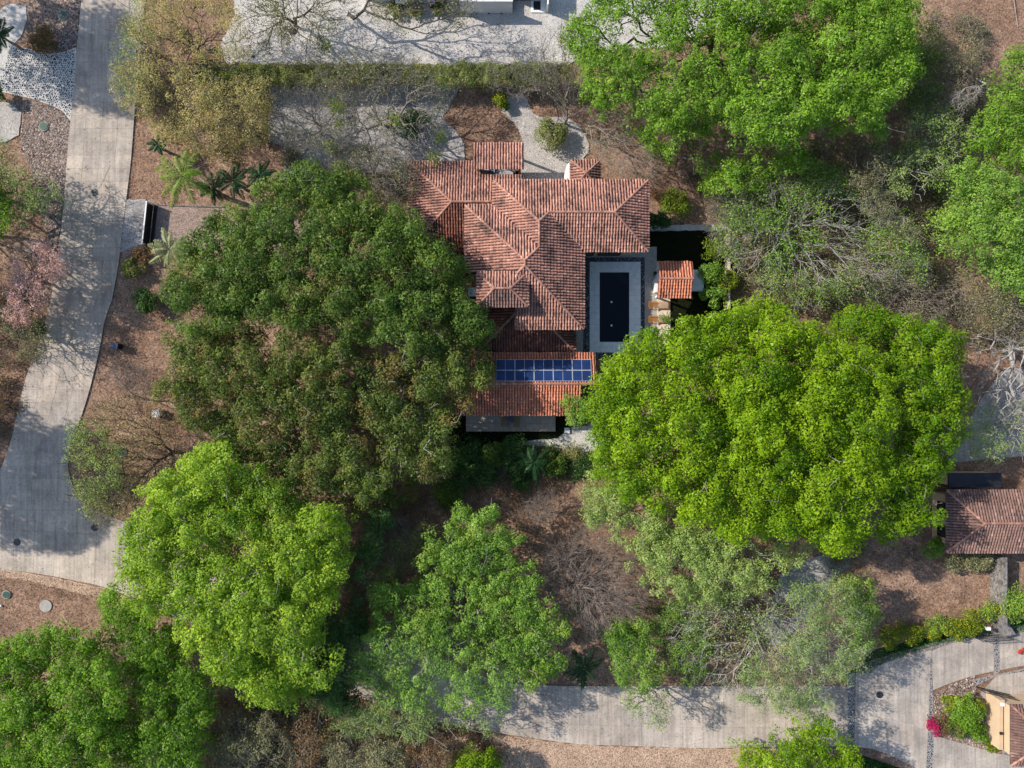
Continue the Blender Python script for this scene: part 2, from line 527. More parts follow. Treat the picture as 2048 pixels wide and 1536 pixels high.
sheet('gravel_yard', YARD, 0.012, M['gravel'], .12, (0.6, .10), seed=1)
sheet('gravel_drive', DRIVE, 0.010, M['grey_gravel'], .12, (0.5, .05), seed=2)
sheet('gravel_pad', DRIVE2, 0.016, M['grey_gravel'], .12)
sheet('garden_path', smooth_poly(PATH, 1), 0.014, M['path_gravel'], .12, (0.5, .05), seed=3)
sheet('west_yard', WESTYARD, 0.016, M['gravel'], .12, (.5, .06), seed=4)
sheet('west_pad', WESTPAD, 0.018, M['path_gravel'], .12, (.5, .06), seed=5)
sheet('terrace_path', smooth_poly(LITPATH, 1), 0.012, M['gravel'], .12, (.4, .06), seed=6)
sheet('driveway', DRIVEWAY, 0.010, M['drive_soil'], .12, (.5, .05), seed=7)
sheet('driveway_mouth', [(246, 400), (292, 398), (285, 488), (240, 505)], 0.02, M['grey_gravel'], .12, (.5, .03), seed=8)
sheet('gravel_court', [(1500, 60), (1540, 40), (1470, -100), (1330, -100), (1150, -60), (1130, 30)], 0.008, M['gravel'], .12, (.6, .1), seed=9)

# concrete roads cast in slabs
def resample(pts, n):
    pts = [Vector(W(*p)) for p in pts]
    d = [0]
    for a, b in zip(pts, pts[1:]): d.append(d[-1] + (b - a).length)
    out = []
    for i in range(n + 1):
        s = d[-1] * i / n
        for k in range(len(pts) - 1):
            if s <= d[k + 1] + 1e-9:
                t = (s - d[k]) / max(d[k + 1] - d[k], 1e-9)
                out.append(pts[k].lerp(pts[k + 1], t)); break
        else:
            out.append(pts[-1])
    return out

def slab_road(name, left, right, rows, cols, mat, z=0.05, gap=0.008, label=None):
    L, R = resample(left, rows), resample(right, rows)
    base = [tuple(p)[:2] for p in L] + [tuple(p)[:2] for p in reversed(R)]
    root = MB().prism(base, -0.10, z - 0.012).build(name, M['joint'], kind='structure')
    if label: root['label'] = label
    rr = random.Random(hash(name) % 1000 if False else len(name) * 7)
    for i in range(rows):
        for j in range(cols):
            q = []
            for (ii, jj) in ((i, j), (i, j + 1), (i + 1, j + 1), (i + 1, j)):
                q.append(L[ii].lerp(R[ii], jj / cols))
            c = sum(q, Vector()) / 4
            dz = rr.uniform(-.002, .002)
            vs = []
            for p in q:
                d = (c - p); 
                vs.append(p + d.normalized() * gap * 1.41)
            n = (vs[1] - vs[0]).cross(vs[2] - vs[0]).z
            if n < 0: vs.reverse()
            V = [(p.x, p.y, -0.05) for p in vs] + [(p.x, p.y, z + dz) for p in vs]
            F = [(4, 5, 6, 7), (0, 1, 5, 4), (1, 2, 6, 5), (2, 3, 7, 6), (3, 0, 4, 7)]
            me = mesh_py('concrete_slab', V, F)
            a = me.attributes.new('tone', 'FLOAT', 'FACE')
            tv = min(1, max(0, rr.gauss(.5, .22)))
            a.data.foreach_set('value', [tv] * 5)
            link('concrete_slab', me, mat, root)
    return root

RL = [(172, -60), (163, 0), (154, 95), (147, 190), (138, 270), (127, 420), (115, 520), (103, 598), (84, 674), (59, 733), (40, 798), (24, 879), (0, 944), (-90, 1065)]
RR = [(296, -60), (290, 0), (280, 130), (270, 220), (262, 330), (250, 420), (243, 480), (238, 528), (221, 618), (208, 640), (202, 690), (178, 787), (157, 852), (139, 895), (134, 930), (140, 960), (154, 990), (178, 1013), (196, 1026)]
def by_rows(pts, y0, y1, n):
    ys = [p[1] for p in pts]; xs = [p[0] for p in pts]
    return [(float(np.interp(y0 + (y1 - y0) * i / n, ys, xs)), y0 + (y1 - y0) * i / n) for i in range(n + 1)]
slab_road('road', by_rows(RL, -60, 1020, 42), by_rows(RR, -60, 1020, 42), 42, 4, M['road'])
BT = [(-300, 1020.1), (-90, 1020.1), (128, 1020.1), (196, 1021), (240, 1040), (330, 1075), (450, 1130), (560, 1180), (700, 1250), (860, 1320), (1020, 1368), (1150, 1372), (1400, 1372), (1695, 1372)]
BB = [(-300, 1160), (-90, 1128), (81, 1147), (211, 1173), (300, 1210), (420, 1265), (540, 1320), (680, 1380), (840, 1440), (1000, 1466), (1150, 1488), (1400, 1496), (1695, 1492)]
slab_road('cross_road', BB, BT, 50, 3, M['road'])
# junction and drives at the lower right
slab_road('junction_paving', [(1709, 1492), (1760, 1500), (1850, 1545), (1850, 1600)], [(1711, 1345), (1770, 1325), (1846, 1302), (1862, 1300)], 6, 5, M['road_b'], z=0.048)
slab_road('upper_drive', [(1866, 1380), (1900, 1366), (1950, 1350), (1988, 1342)], [(1862, 1302), (1900, 1286), (1950, 1278), (1986, 1272)], 5, 3, M['road_b'], z=0.047)
slab_road('far_drive', [(2000, 1340), (2040, 1332), (2110, 1320)], [(1998, 1270), (2040, 1262), (2110, 1250)], 4, 3, M['road_b'], z=0.046)
slab_road('lower_drive', [(1862, 1600), (2000, 1600), (2120, 1600)], [(1868, 1470), (2000, 1508), (2120, 1530)], 6, 3, M['road_b'], z=0.049)
slab_road('house_apron', [(1955, 1395), (2000, 1400), (2090, 1398)], [(1992, 1352), (2030, 1345), (2090, 1338)], 4, 2, M['road_b'], z=0.045)

# street behind the trees at the right edge
sheet('side_street', [(1880, 905), (1900, 925), (2120, 905), (2120, 745), (2010, 735), (1960, 800), (1930, 860)], .02, M['road_b'], .12, (.6, .05), seed=12)
sheet('lane', [(1560, 1150), (1620, 1115), (1690, 1105), (1700, 1130), (1660, 1170), (1620, 1230), (1560, 1290), (1500, 1290), (1540, 1220)], .0135, M['grey_gravel'], .12, (.5, .08), seed=13)

sheet('street_verge', smooth_poly([(960, 1466), (1150, 1490), (1400, 1498), (1695, 1494), (1690, 1512), (1500, 1540), (1480, 1580), (1000, 1580), (880, 1530), (860, 1490)], 1), -.012, M['tan_soil'], .12, (.5, .12), seed=14)
sheet('junction_verge', [(-60, 1135), (0, 1135), (81, 1150), (211, 1176), (205, 1196), (120, 1178), (60, 1162), (-60, 1150)], -.012, M['tan_soil'], .12, (.5, .08), seed=15)
# lawns
LAWN = [(1290, 460), (1455, 460), (1460, 660), (1420, 720), (1345, 680), (1340, 600), (1300, 590), (1300, 480)]
LAWN2 = [(905, 828), (1180, 828), (1180, 850), (1140, 855), (1115, 876), (1010, 884), (905, 895), (890, 860)]
VERGE = [(1752, 1300), (1900, 1262), (1962, 1248), (1985, 1268), (1930, 1276), (1862, 1292), (1770, 1322), (1740, 1345), (1700, 1345)]
VERGE2 = [(2005, 1255), (2090, 1220), (2120, 1250), (2020, 1268)]
VERGE3 = [(1700, 1504), (1800, 1536), (1840, 1580), (1680, 1580)]
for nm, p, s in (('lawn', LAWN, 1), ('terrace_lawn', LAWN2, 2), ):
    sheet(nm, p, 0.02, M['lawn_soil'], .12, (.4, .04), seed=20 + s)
for nm, p, s in (('verge', VERGE, 3), ('corner_verge', VERGE2, 4), ('south_verge', VERGE3, 5)):
    sheet(nm, p, 0.018, M['lawn_soil'], .12, (.4, .04), seed=20 + s)

def sample_in(polys_px, n, exclude=(), z=0.0, rng=RNG):
    """n random world xy points inside the union of the given photo polygons"""
    out = []
    areas = []
    for p in polys_px:
        q = np.array(p, float)
        areas.append(abs(np.sum(q[:, 0] * np.roll(q[:, 1], -1) - q[:, 1] * np.roll(q[:, 0], -1))) / 2)
    for p, a in zip(polys_px, areas):
        k = int(n * a / sum(areas)); q = np.array(p, float)
        got = np.zeros((0, 2))
        while len(got) < k:
            c = rng.uniform(q.min(0), q.max(0), (k * 3 + 10, 2))
            c = c[inside(c, q)]
            got = np.vstack([got, c])
        got = got[:k]
        for e in exclude:
            got = got[~inside(got, e)]
        out.append(got)
    return np.vstack(out)

def leaf_quads(C, Nrm, size, aspect, rng=RNG):
    n = len(C)
    Nrm = Nrm / np.maximum(np.linalg.norm(Nrm, axis=1, keepdims=True), 1e-6)
    R = rng.normal(size=(n, 3))
    T = np.cross(Nrm, R); T /= np.maximum(np.linalg.norm(T, axis=1, keepdims=True), 1e-6)
    B = np.cross(Nrm, T)
    s = np.asarray(size).reshape(-1, 1) * np.ones((n, 1))
    V = np.empty((n, 4, 3))
    bend = Nrm * s * 0.10
    V[:, 0] = C - T * s / 2 - bend
    V[:, 1] = C + B * s * aspect / 2
    V[:, 2] = C + T * s / 2 - bend
    V[:, 3] = C - B * s * aspect / 2
    return V.reshape(-1, 3), np.arange(n * 4).reshape(n, 4)

def leaf_tris(C, Nrm, size, aspect, rng=RNG):
    n = len(C)
    Nrm = Nrm / np.maximum(np.linalg.norm(Nrm, axis=1, keepdims=True), 1e-6)
    T = np.cross(Nrm, rng.normal(size=(n, 3))); T /= np.maximum(np.linalg.norm(T, axis=1, keepdims=True), 1e-6)
    B = np.cross(Nrm, T); s = np.asarray(size).reshape(-1, 1) * np.ones((n, 1))
    V = np.empty((n, 3, 3))
    V[:, 0] = C - T * s * .5 + B * s * aspect * .58
    V[:, 1] = C - T * s * .42 - B * s * aspect * .58
    V[:, 2] = C + T * s * .62
    return V.reshape(-1, 3), np.arange(n * 3).reshape(n, 3)

def flat_scatter(name, polys, n, size, mat, exclude=(), tilt=.5, z=0.05, aspect=.55, seed=1, up=0.0, label=None, cat=None):
    rng = np.random.default_rng(seed)
    P = Wn(sample_in(polys, n, exclude, rng=rng), 0)
    k = len(P)
    Z = z + rng.uniform(0, .05, k) + up * rng.uniform(0, 1, k)
    Nn = np.column_stack([rng.normal(0, tilt, k), rng.normal(0, tilt, k), np.ones(k)])
    V, F = leaf_quads(np.column_stack([P, Z]), Nn, rng.uniform(size[0], size[1], k), aspect, rng)
    o = link(name, mesh_np(name, V, F, rng.uniform(0, 1, k)), mat, kind='stuff')
    return tag(o, label, cat)

OCT = np.array([(1, 0, 0), (0.31, .95, 0), (-.81, .59, 0), (-.81, -.59, 0), (.31, -.95, 0), (0, 0, 1)], float)
OCTF = np.array([(0, 1, 5), (1, 2, 5), (2, 3, 5), (3, 4, 5), (4, 0, 5)])
def pebbles(name, polys, n, size, mat, exclude=(), z=0.0, seed=1, parent=None, pts=None, hgt=.5, label=None, cat=None):
    rng = np.random.default_rng(seed)
    P = Wn(sample_in(polys, n, exclude, rng=rng), 0) if pts is None else pts
    k = len(P)
    s = rng.uniform(size[0], size[1], k)
    a = rng.uniform(0, 6.28, k)
    e = rng.uniform(.65, 1, k)
    X = OCT[None, :, 0] * s[:, None]; Y = OCT[None, :, 1] * (s * e)[:, None]; Zz = OCT[None, :, 2] * (s * hgt)[:, None]
    V = np.stack([X * np.cos(a)[:, None] - Y * np.sin(a)[:, None] + P[:, :1], X * np.sin(a)[:, None] + Y * np.cos(a)[:, None] + P[:, 1:2], Zz + z], 2).reshape(-1, 3)
    F = (np.arange(k)[:, None, None] * 6 + OCTF[None]).reshape(-1, 3)
    o = link(name, mesh_np(name, V, F, np.repeat(rng.uniform(0, 1, k), 5)), mat, parent, 'stuff')
    return tag(o, label, cat)

# cobbled apron by the road: pale mortar with dark stones set in it
APRON = [(18, 90), (60, 98), (100, 108), (125, 105), (153, 95), (148, 190), (142, 243), (125, 222), (107, 213), (63, 197), (0, 183), (-40, 176), (-40, 150), (4, 150)]
sheet('cobbled_apron', APRON, 0.03, M['mortar'], .12)
def even_points(poly, spacing, seed, jit=.28):
    rng = np.random.default_rng(seed)
    q = np.array([W(*p)[:2] for p in poly]); lo, hi = q.min(0), q.max(0)
    xs = np.arange(lo[0], hi[0], spacing); ys = np.arange(lo[1], hi[1], spacing * .87)
    P = np.array([(x + (i % 2) * spacing / 2, y) for i, y in enumerate(ys) for x in xs])
    P += rng.normal(0, spacing * jit * .6, P.shape)
    return P[inside(P, q) & (dist_edge(P, q) > spacing * .35)]
pebbles('cobble_stones', None, 0, (.078, .118), M['stone_dark'], z=.028, seed=3, pts=even_points(APRON, .222, 3), hgt=.22)
STRIPS = [[(1695, 1345), (1709, 1345), (1709, 1494), (1695, 1494)], [(1849, 1312), (1862, 1306), (1868, 1470), (1862, 1600), (1849, 1545)], [(1986, 1270), (1998, 1268), (2000, 1342), (1990, 1350)],
          [(1945, 1360), (1990, 1350), (2120, 1322), (2120, 1334), (1992, 1352), (1950, 1372)], [(2006, 1500), (2018, 1508), (2018, 1600), (2006, 1600)]]
for i, s in enumerate(STRIPS):
    sheet('cobbled_strip', s, .026 + .001 * i, M['strip_mortar'], .12)
pebbles('strip_cobbles', None, 0, (.06, .10), M['stone_dark'], z=.027, seed=4, pts=np.vstack([even_points(s, .20, 5) for s in STRIPS]), hgt=.35)
# gravel beds
BEDS = [[(0, 200), (60, 200), (106, 216), (125, 225), (141, 248), (127, 410), (110, 520), (80, 420), (60, 330), (40, 300), (45, 235), (20, 203)], [(56, 0), (160, 0), (152, 92), (120, 104), (70, 95), (45, 85), (58, 40)]]
pebbles('river_stones', BEDS, 9000, (.05, .13), M['pebble_brown'], z=-.05, seed=5, hgt=.7)
VBED = [[(1860, 1395), (1900, 1370), (1950, 1352), (1955, 1400), (1995, 1400), (2000, 1500), (1960, 1500), (1870, 1466)], [(1710, 1332), (1770, 1312), (1862, 1286), (1950, 1262), (1998, 1252), (2060, 1250), (2060, 1262), (1986, 1270), (1862, 1300), (1770, 1324), (1711, 1344)]]
sheet('kerb_bed', VBED[1], .022, M['stone_wall'], .12)
pebbles('bed_stones', VBED, 5000, (.05, .11), M['pebble_brown'], z=0.0, seed=6, hgt=.6)
pebbles('yard_stones', [YARD, DRIVE, PATH], 9000, (.03, .07), M['pebble_light'], z=.012, seed=7, hgt=.5)
# lawn blades
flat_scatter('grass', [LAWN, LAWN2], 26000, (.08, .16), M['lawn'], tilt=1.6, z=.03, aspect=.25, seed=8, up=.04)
flat_scatter('verge_grass', [VERGE, VERGE2, VERGE3], 14000, (.08, .18), M['lawn_green'], tilt=1.5, z=.03, aspect=.3, seed=9, up=.05)
# ---------------------------------------------------------------- roofs and buildings
def tile_arrays(u, v, ax, up, org, z_e, pitch, wid, ln, rng):
    """cover and pan tiles for tile centres (u across, v up the slope, plan metres)"""
    n = len(u)
    ca = np.array([0, 45, 90, 135, 180]) * math.pi / 180
    nv = math.sqrt(1 + pitch * pitch)
    # local frame: A across, S up the slope (unit in 3-D), Nn normal
    A = np.array([ax[0], ax[1], 0.0]); S = np.array([up[0], up[1], pitch]) / nv; Nn = np.cross(A, S)
    if Nn[2] < 0: Nn = -Nn
    O = np.array([org[0], org[1], z_e])
    base = O + u[:, None] * A + (v * nv)[:, None] * S
    V, F = [], []
    jr = rng.normal(0, .012, n); js = rng.normal(0, .015, n)
    rot = rng.normal(0, .035, n)
    for end, (s, r, lift) in enumerate(((-.5 * ln - .03, wid * .40, .045), (.5 * ln + .03, wid * .33, .0))):
        for a in ca:
            V.append(base + A * ((-math.cos(a) * r) + jr + rot * s)[:, None] + S * (s + js)[:, None] + Nn * (math.sin(a) * r * 1.05 + lift + .0))
    V = np.stack(V, 1)  # n,10,3
    quads = np.array([(i, i + 1, i + 6, i + 5) for i in range(4)] + [(0, 5, 9, 4)][:0])
    Fc = (np.arange(n)[:, None, None] * 10 + quads[None]).reshape(-1, 4)
    tone = np.clip(rng.beta(2.2, 2.2, n), 0, 1)
    Tn = np.repeat(tone, 4)
    # pans
    Vp = []
    for s, lift in ((-.5 * ln - .02, .02), (.5 * ln + .02, -.005)):
        for k, zz in ((-.30, .0), (0, -.045), (.30, .0)):
            Vp.append(base + A * (wid * .5 + k * wid) + S * s + Nn * (zz + lift))
    Vp = np.stack(Vp, 1)
    pq = np.array([(0, 1, 4, 3), (1, 2, 5, 4)])
    Fp = (np.arange(n)[:, None, None] * 6 + pq[None]).reshape(-1, 4) + n * 10
    tp = np.repeat(np.clip(rng.beta(1.6, 5, n) * .8, 0, 1), 2)
    return np.vstack([V.reshape(-1, 3), Vp.reshape(-1, 3)]), np.vstack([Fc, Fp]), np.concatenate([Tn, tp])

def slope(parent, poly, eave_pt, down, z_e, pitch, mat, seed, wid=.262, row=.30, name='roof_slope', thick=.14, deck=True):
    """a tiled slope: the deck is the part, its tiles (about 6 px each in the photo) one mass on it"""
    down = np.array(down, float); down /= np.linalg.norm(down)
    up = -down; ax = np.array([-up[1], up[0]])
    P = np.array(poly, float); org = np.array(eave_pt, float)
    zf = lambda p: z_e + pitch * float(np.dot(np.array(p[:2]) - org, up))
    pts = [tuple(p) for p in poly]
    if sum(pts[i - 1][0] * pts[i][1] - pts[i][0] * pts[i - 1][1] for i in range(len(pts))) < 0: pts.reverse()
    n = len(pts)
    vs = [(p[0], p[1], zf(p) - .03) for p in pts] + [(p[0], p[1], zf(p) - .03 - thick) for p in pts]
    fs = [tuple(range(n)), tuple(range(2 * n - 1, n - 1, -1))] + [(i, n + i, n + (i + 1) % n, (i + 1) % n) for i in range(n)]
    dk = link(name, mesh_py(name, vs, fs), M['tile_pan'], parent)
    rng = np.random.default_rng(seed)
    U = (P - org) @ ax; Vv = (P - org) @ up
    us = np.arange(math.floor(U.min() / wid) * wid + wid / 2, U.max(), wid)
    vs_ = np.arange(row / 2 - .06, Vv.max(), row)
    uu, vv = np.meshgrid(us, vs_)
    uu, vv = uu.ravel(), vv.ravel()
    C = org + uu[:, None] * ax + vv[:, None] * up
    Pin = P
    ok = inside(C, Pin)
    uu, vv = uu[ok], vv[ok]
    V, F, T = tile_arrays(uu, vv, ax, up, org, z_e, pitch, wid, row * math.sqrt(1 + pitch ** 2), rng)
    o = link('roof_tiles', mesh_np('roof_tiles', V, F, T), mat, dk, 'stuff')
    return zf

_ridge_me = {}
def ridge_me(r=.12, L=.40):
    key = (r, L)
    if key not in _ridge_me:
        out = []
        for k in range(4):
            V = []; rr = random.Random(k)
            for (x, q) in ((-L / 2, r), (L / 2, r * .86)):
                for a in range(6):
                    t = math.pi * a / 5
                    V.append((x, -math.cos(t) * q, math.sin(t) * q * .9 + (.018 if x < 0 else 0)))
            F = [(i, i + 1, i + 7, i + 6) for i in range(5)] + [(0, 1, 2, 3, 4, 5), (11, 10, 9, 8, 7, 6)]
            me = mesh_py('ridge_tile', V, F)
            a = me.attributes.new('tone', 'FLOAT', 'FACE')
            a.data.foreach_set('value', [(.2, .45, .65, .9)[k]] * len(F))
            me.materials.append(M['ridge'])
            out.append(me)
        _ridge_me[key] = out
    return _ridge_me[key]

def ridge(parent, p0, p1, r=.12, L=.36, name='ridge_tile', seed=0):
    p0, p1 = Vector(p0), Vector(p1)
    d = p1 - p0; n = max(1, round(d.length / (L * .9)))
    q = d.to_track_quat('X', 'Z').to_euler()
    rr = random.Random(int(abs(p0.x * 100 + p0.y * 10)) + seed)
    for i in range(n):
        o = bpy.data.objects.new(name, rr.choice(ridge_me(r, L + .04)))
        COL.objects.link(o)
        o.location = p0 + d * ((i + .5) / n) + Vector((0, 0, .02))
        o.rotation_euler = (q.x, q.y, q.z + rr.uniform(-.04, .04))
        o.parent = parent
        o.matrix_parent_inverse = pm(parent).inverted()

def window_in(parent, cx, cy, z0, z1, wdt, facing, bars=1):
    """a framed window standing proud of a wall; facing is the outward unit direction"""
    fx, fy = facing; ax, ay = -fy, fx
    ang = math.atan2(ay, ax)
    f = MB()
    t = .07
    f.obox(cx + fx * .03, cy + fy * .03, z0, z0 + t, wdt, .09, ang)
    f.obox(cx + fx * .03, cy + fy * .03, z1 - t, z1, wdt, .09, ang)
    for s in (-1, 1):
        f.obox(cx + fx * .03 + ax * s * (wdt / 2 - t / 2), cy + fy * .03 + ay * s * (wdt / 2 - t / 2), z0 + t, z1 - t, t, .09, ang)
    for k in range(bars):
        u = (k + 1) / (bars + 1) - .5
        f.obox(cx + fx * .03 + ax * u * wdt, cy + fy * .03 + ay * u * wdt, z0 + t, z1 - t, .05, .07, ang)
    fr = f.build('window', M['dark_metal'], parent)
    MB().obox(cx + fx * .015, cy + fy * .015, z0 + t, z1 - t, wdt - 2 * t, .02, ang).build('pane', M['glass'], fr)

def fascia(parent, p0, p1, z, w_=.05, h=.16, mat=None):
    dx, dy = p1[0] - p0[0], p1[1] - p0[1]
    L = math.hypot(dx, dy)
    MB().obox((p0[0] + p1[0]) / 2, (p0[1] + p1[1]) / 2, z - h, z + .02, L, w_, math.atan2(dy, dx)).build('gutter', mat or M['fascia'], parent)

# ---- the villa
house = empty('villa', (1.5, 11, 0), 'sprawling villa with hipped terracotta tile roofs wrapped round two sides of the pool', 'house')
T = .42; E = 5.5
MW = MB()
MW.prism([(.85, 5.8), (5.9, 5.8), (5.9, 12.9), (11.8, 12.9), (11.8, 18.0), (-1.1, 18.0), (-1.1, 15.75), (-3.6, 15.75), (-3.6, 10.5), (.85, 10.5)], -.05, E - .05)
MW.build('upper_wall', M['wall'], house)
slope(house, [(-1.70, 18.71), (12.5, 18.71), (9.26, 15.47), (3.335, 15.47), (2.4375, 14.57)], (0, 18.71), (0, 1), E, T, M['tile'], 1)
slope(house, [(12.5, 18.71), (12.5, 12.23), (9.26, 15.47)], (12.5, 15), (1, 0), E, T, M['tile'], 2)
slope(house, [(12.5, 12.23), (9.26, 15.47), (3.335, 15.47), (6.575, 12.23)], (5, 12.23), (0, -1), E, T, M['tile'], 3)
slope(house, [(6.575, 12.23), (3.335, 15.47), (2.4375, 14.57), (2.4375, 12.27), (1.15, 10.985), (1.15, 10.525), (6.575, 5.10)], (6.575, 8), (1, 0), E, T, M['tile'], 4)
slope(house, [(-1.70, 18.71), (2.4375, 14.57), (2.4375, 12.27), (-1.70, 16.41)], (-1.70, 17), (-1, 0), E, T, M['tile'], 5)
slope(house, [(-4.275, 16.41), (1.15, 10.985), (2.4375, 12.27), (-1.70, 16.41)], (-2, 16.41), (0, 1), E, T, M['tile'], 6)
slope(house, [(-4.275, 16.41), (1.15, 10.985), (1.15, 10.525), (.695, 10.07), (-4.275, 10.07)], (-4.275, 12), (-1, 0), E, T, M['tile'], 7)
slope(house, [(.32, 5.10), (6.575, 5.10), (1.15, 10.525), (.32, 9.695)], (3, 5.10), (0, -1), E, T, M['tile'], 8)
zr = lambda d: E + T * d + .02
ridge(house, (3.335, 15.47, zr(3.24)), (9.26, 15.47, zr(3.24)))
ridge(house, (9.26, 15.47, zr(3.24)), (12.5, 18.71, zr(0)))
ridge(house, (9.26, 15.47, zr(3.24)), (12.5, 12.23, zr(0)))
ridge(house, (3.335, 15.47, zr(3.24)), (2.4375, 14.57, zr(4.14)))
ridge(house, (2.4375, 14.57, zr(4.14)), (-1.70, 18.71, zr(0)))
ridge(house, (2.4375, 14.57, zr(4.14)), (2.4375, 12.27, zr(4.14)))
ridge(house, (2.4375, 12.27, zr(4.14)), (1.15, 10.985, zr(5.425)))
ridge(house, (1.15, 10.985, zr(5.425)), (-4.275, 16.41, zr(0)))
ridge(house, (1.15, 10.985, zr(5.425)), (1.15, 10.525, zr(5.425)))
ridge(house, (1.15, 10.525, zr(5.425)), (6.575, 5.10, zr(0)))
ridge(house, (1.15, 10.525, zr(5.425)), (.5, 9.9, zr(4.8)))
for a, b in (((-1.74, 18.75), (12.54, 18.75)), ((12.54, 18.75), (12.54, 12.19)), ((12.54, 12.19), (6.62, 12.19)), ((6.62, 12.19), (6.62, 5.06)), ((6.62, 5.06), (.28, 5.06)),
             ((-4.315, 16.45), (-1.74, 16.45)), ((-4.315, 16.45), (-4.315, 10.07)), ((-1.74, 16.45), (-1.74, 18.75)), ((.28, 5.06), (.28, 6.9))):
    fascia(house, a, b, E - .01)
# stair tower
TE = 7.3
tw = MB().prism([(-2.6, 7.4), (.95, 7.4), (.95, 9.6), (-2.6, 9.6)], -.05, TE - .03).build('tower_wall', M['wall'], house)
slope(house, [(-3.08, 9.96), (1.38, 9.96), (-.12, 8.46), (-1.58, 8.46)], (0, 9.96), (0, 1), TE, T, M['tile'], 9)
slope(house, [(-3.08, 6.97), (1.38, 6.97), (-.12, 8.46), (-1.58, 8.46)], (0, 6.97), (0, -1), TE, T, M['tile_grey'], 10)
slope(house, [(-3.08, 6.97), (-3.08, 9.96), (-1.58, 8.46)], (-3.08, 8), (-1, 0), TE, T, M['tile'], 11)
slope(house, [(1.38, 6.97), (1.38, 9.96), (-.12, 8.46)], (1.38, 8), (1, 0), TE, T, M['tile'], 12)
z2 = TE + T * 1.495 + .02
ridge(house, (-1.58, 8.46, z2), (-.12, 8.46, z2))
for c_, q in (((-3.08, 9.96), -1.58), ((-3.08, 6.97), -1.58), ((1.38, 9.96), -.12), ((1.38, 6.97), -.12)):
    ridge(house, (q, 8.46, z2), (c_[0], c_[1], TE + .02))
window_in(house, -.9, 7.37, 5.9, 6.9, 1.8, (0, -1), 2)
MB().box(-4.1, -3.3, 8.2, 9.0, -.05, 4.6).build('bay_wall', M['wall_white'], house)
window_in(house, -3.7, 8.17, 3.2, 4.3, .6, (0, -1), 0)
# west wing
E2, T2 = 3.0, .36
MB().prism([(-9.2, 13.5), (-3.65, 13.5), (-3.65, 16.5), (-1.15, 16.5), (-1.15, 19.2), (-3.4, 19.2), (-3.4, 20.6), (-9.2, 20.6)], -.05, E2).build('west_wall', M['wall'], house)
slope(house, [(-9.85, 21.22), (-2.87, 21.22), (-2.87, 19.90), (1.15, 19.90), (1.15, 18.1), (-1.15, 18.1), (-1.15, 17.02), (-5.65, 17.02)], (-5, 21.22), (0, 1), E2, T2, M['tile'], 13)
slope(house, [(-9.85, 21.22), (-5.65, 17.02), (-9.85, 12.82)], (-9.85, 17), (-1, 0), E2, T2, M['tile'], 14)
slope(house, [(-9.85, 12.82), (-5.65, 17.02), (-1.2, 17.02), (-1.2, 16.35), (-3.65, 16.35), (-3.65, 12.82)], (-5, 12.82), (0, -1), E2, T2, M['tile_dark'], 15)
z3 = E2 + T2 * 4.2 + .02
ridge(house, (-5.65, 17.02, z3), (-1.2, 17.02, z3))
ridge(house, (-5.65, 17.02, z3), (-9.85, 21.22, E2 + .02))
ridge(house, (-5.65, 17.02, z3), (-9.85, 12.82, E2 + .02))
for a, b in (((-9.9, 21.26), (-2.83, 21.26)), ((-2.83, 21.26), (-2.83, 19.94)), ((-9.89, 21.26), (-9.89, 12.78)), ((-9.89, 12.78), (-3.65, 12.78))):
    fascia(house, a, b, E2 - .01)
window_in(house, -7.5, 20.63, 1.0, 2.2, 1.6, (0, 1)); window_in(house, -9.23, 17, 1.0, 2.2, 1.6, (-1, 0)); window_in(house, -6, 13.47, .9, 2.2, 1.8, (0, -1))
# low middle wing, in the shade south of the tower
E3 = 2.8
MB().prism([(-2.8, 3.5), (5.4, 3.5), (5.4, 5.7), (-2.8, 9.0)], -.05, E3).build('middle_wall', M['wall'], house)
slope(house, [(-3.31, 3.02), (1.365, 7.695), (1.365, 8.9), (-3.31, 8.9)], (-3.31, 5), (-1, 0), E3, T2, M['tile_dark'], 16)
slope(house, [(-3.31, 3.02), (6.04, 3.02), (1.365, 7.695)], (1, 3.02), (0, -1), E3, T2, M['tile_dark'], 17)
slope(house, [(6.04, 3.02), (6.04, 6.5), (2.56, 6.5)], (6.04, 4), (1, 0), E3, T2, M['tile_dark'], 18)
ridge(house, (-3.31, 3.02, E3 + .02), (1.1, 7.43, E3 + .02 + T2 * 4.41))
ridge(house, (6.04, 3.02, E3 + .02), (2.7, 6.36, E3 + .02 + T2 * 3.34))
for k, (x, wd) in enumerate(((7.2, 1.8), (9.6, 2.2))):
    window_in(house, x, 12.87, .15, 2.3, wd, (0, -1), 1)
for y in (7.2, 10.2):
    window_in(house, 5.93, y, .15, 2.4, 2.2, (1, 0), 1)
for y in (14, 16.6): window_in(house, 11.83, y, 3.2, 4.5, 1.5, (1, 0), 1)
for x in (1, 4.5, 8.5): window_in(house, x, 18.03, 3.2, 4.4, 1.6, (0, 1), 1)
for x in (2.4, 4.6): window_in(house, x, 5.77, 3.7, 4.9, 1.2, (0, -1), 1)

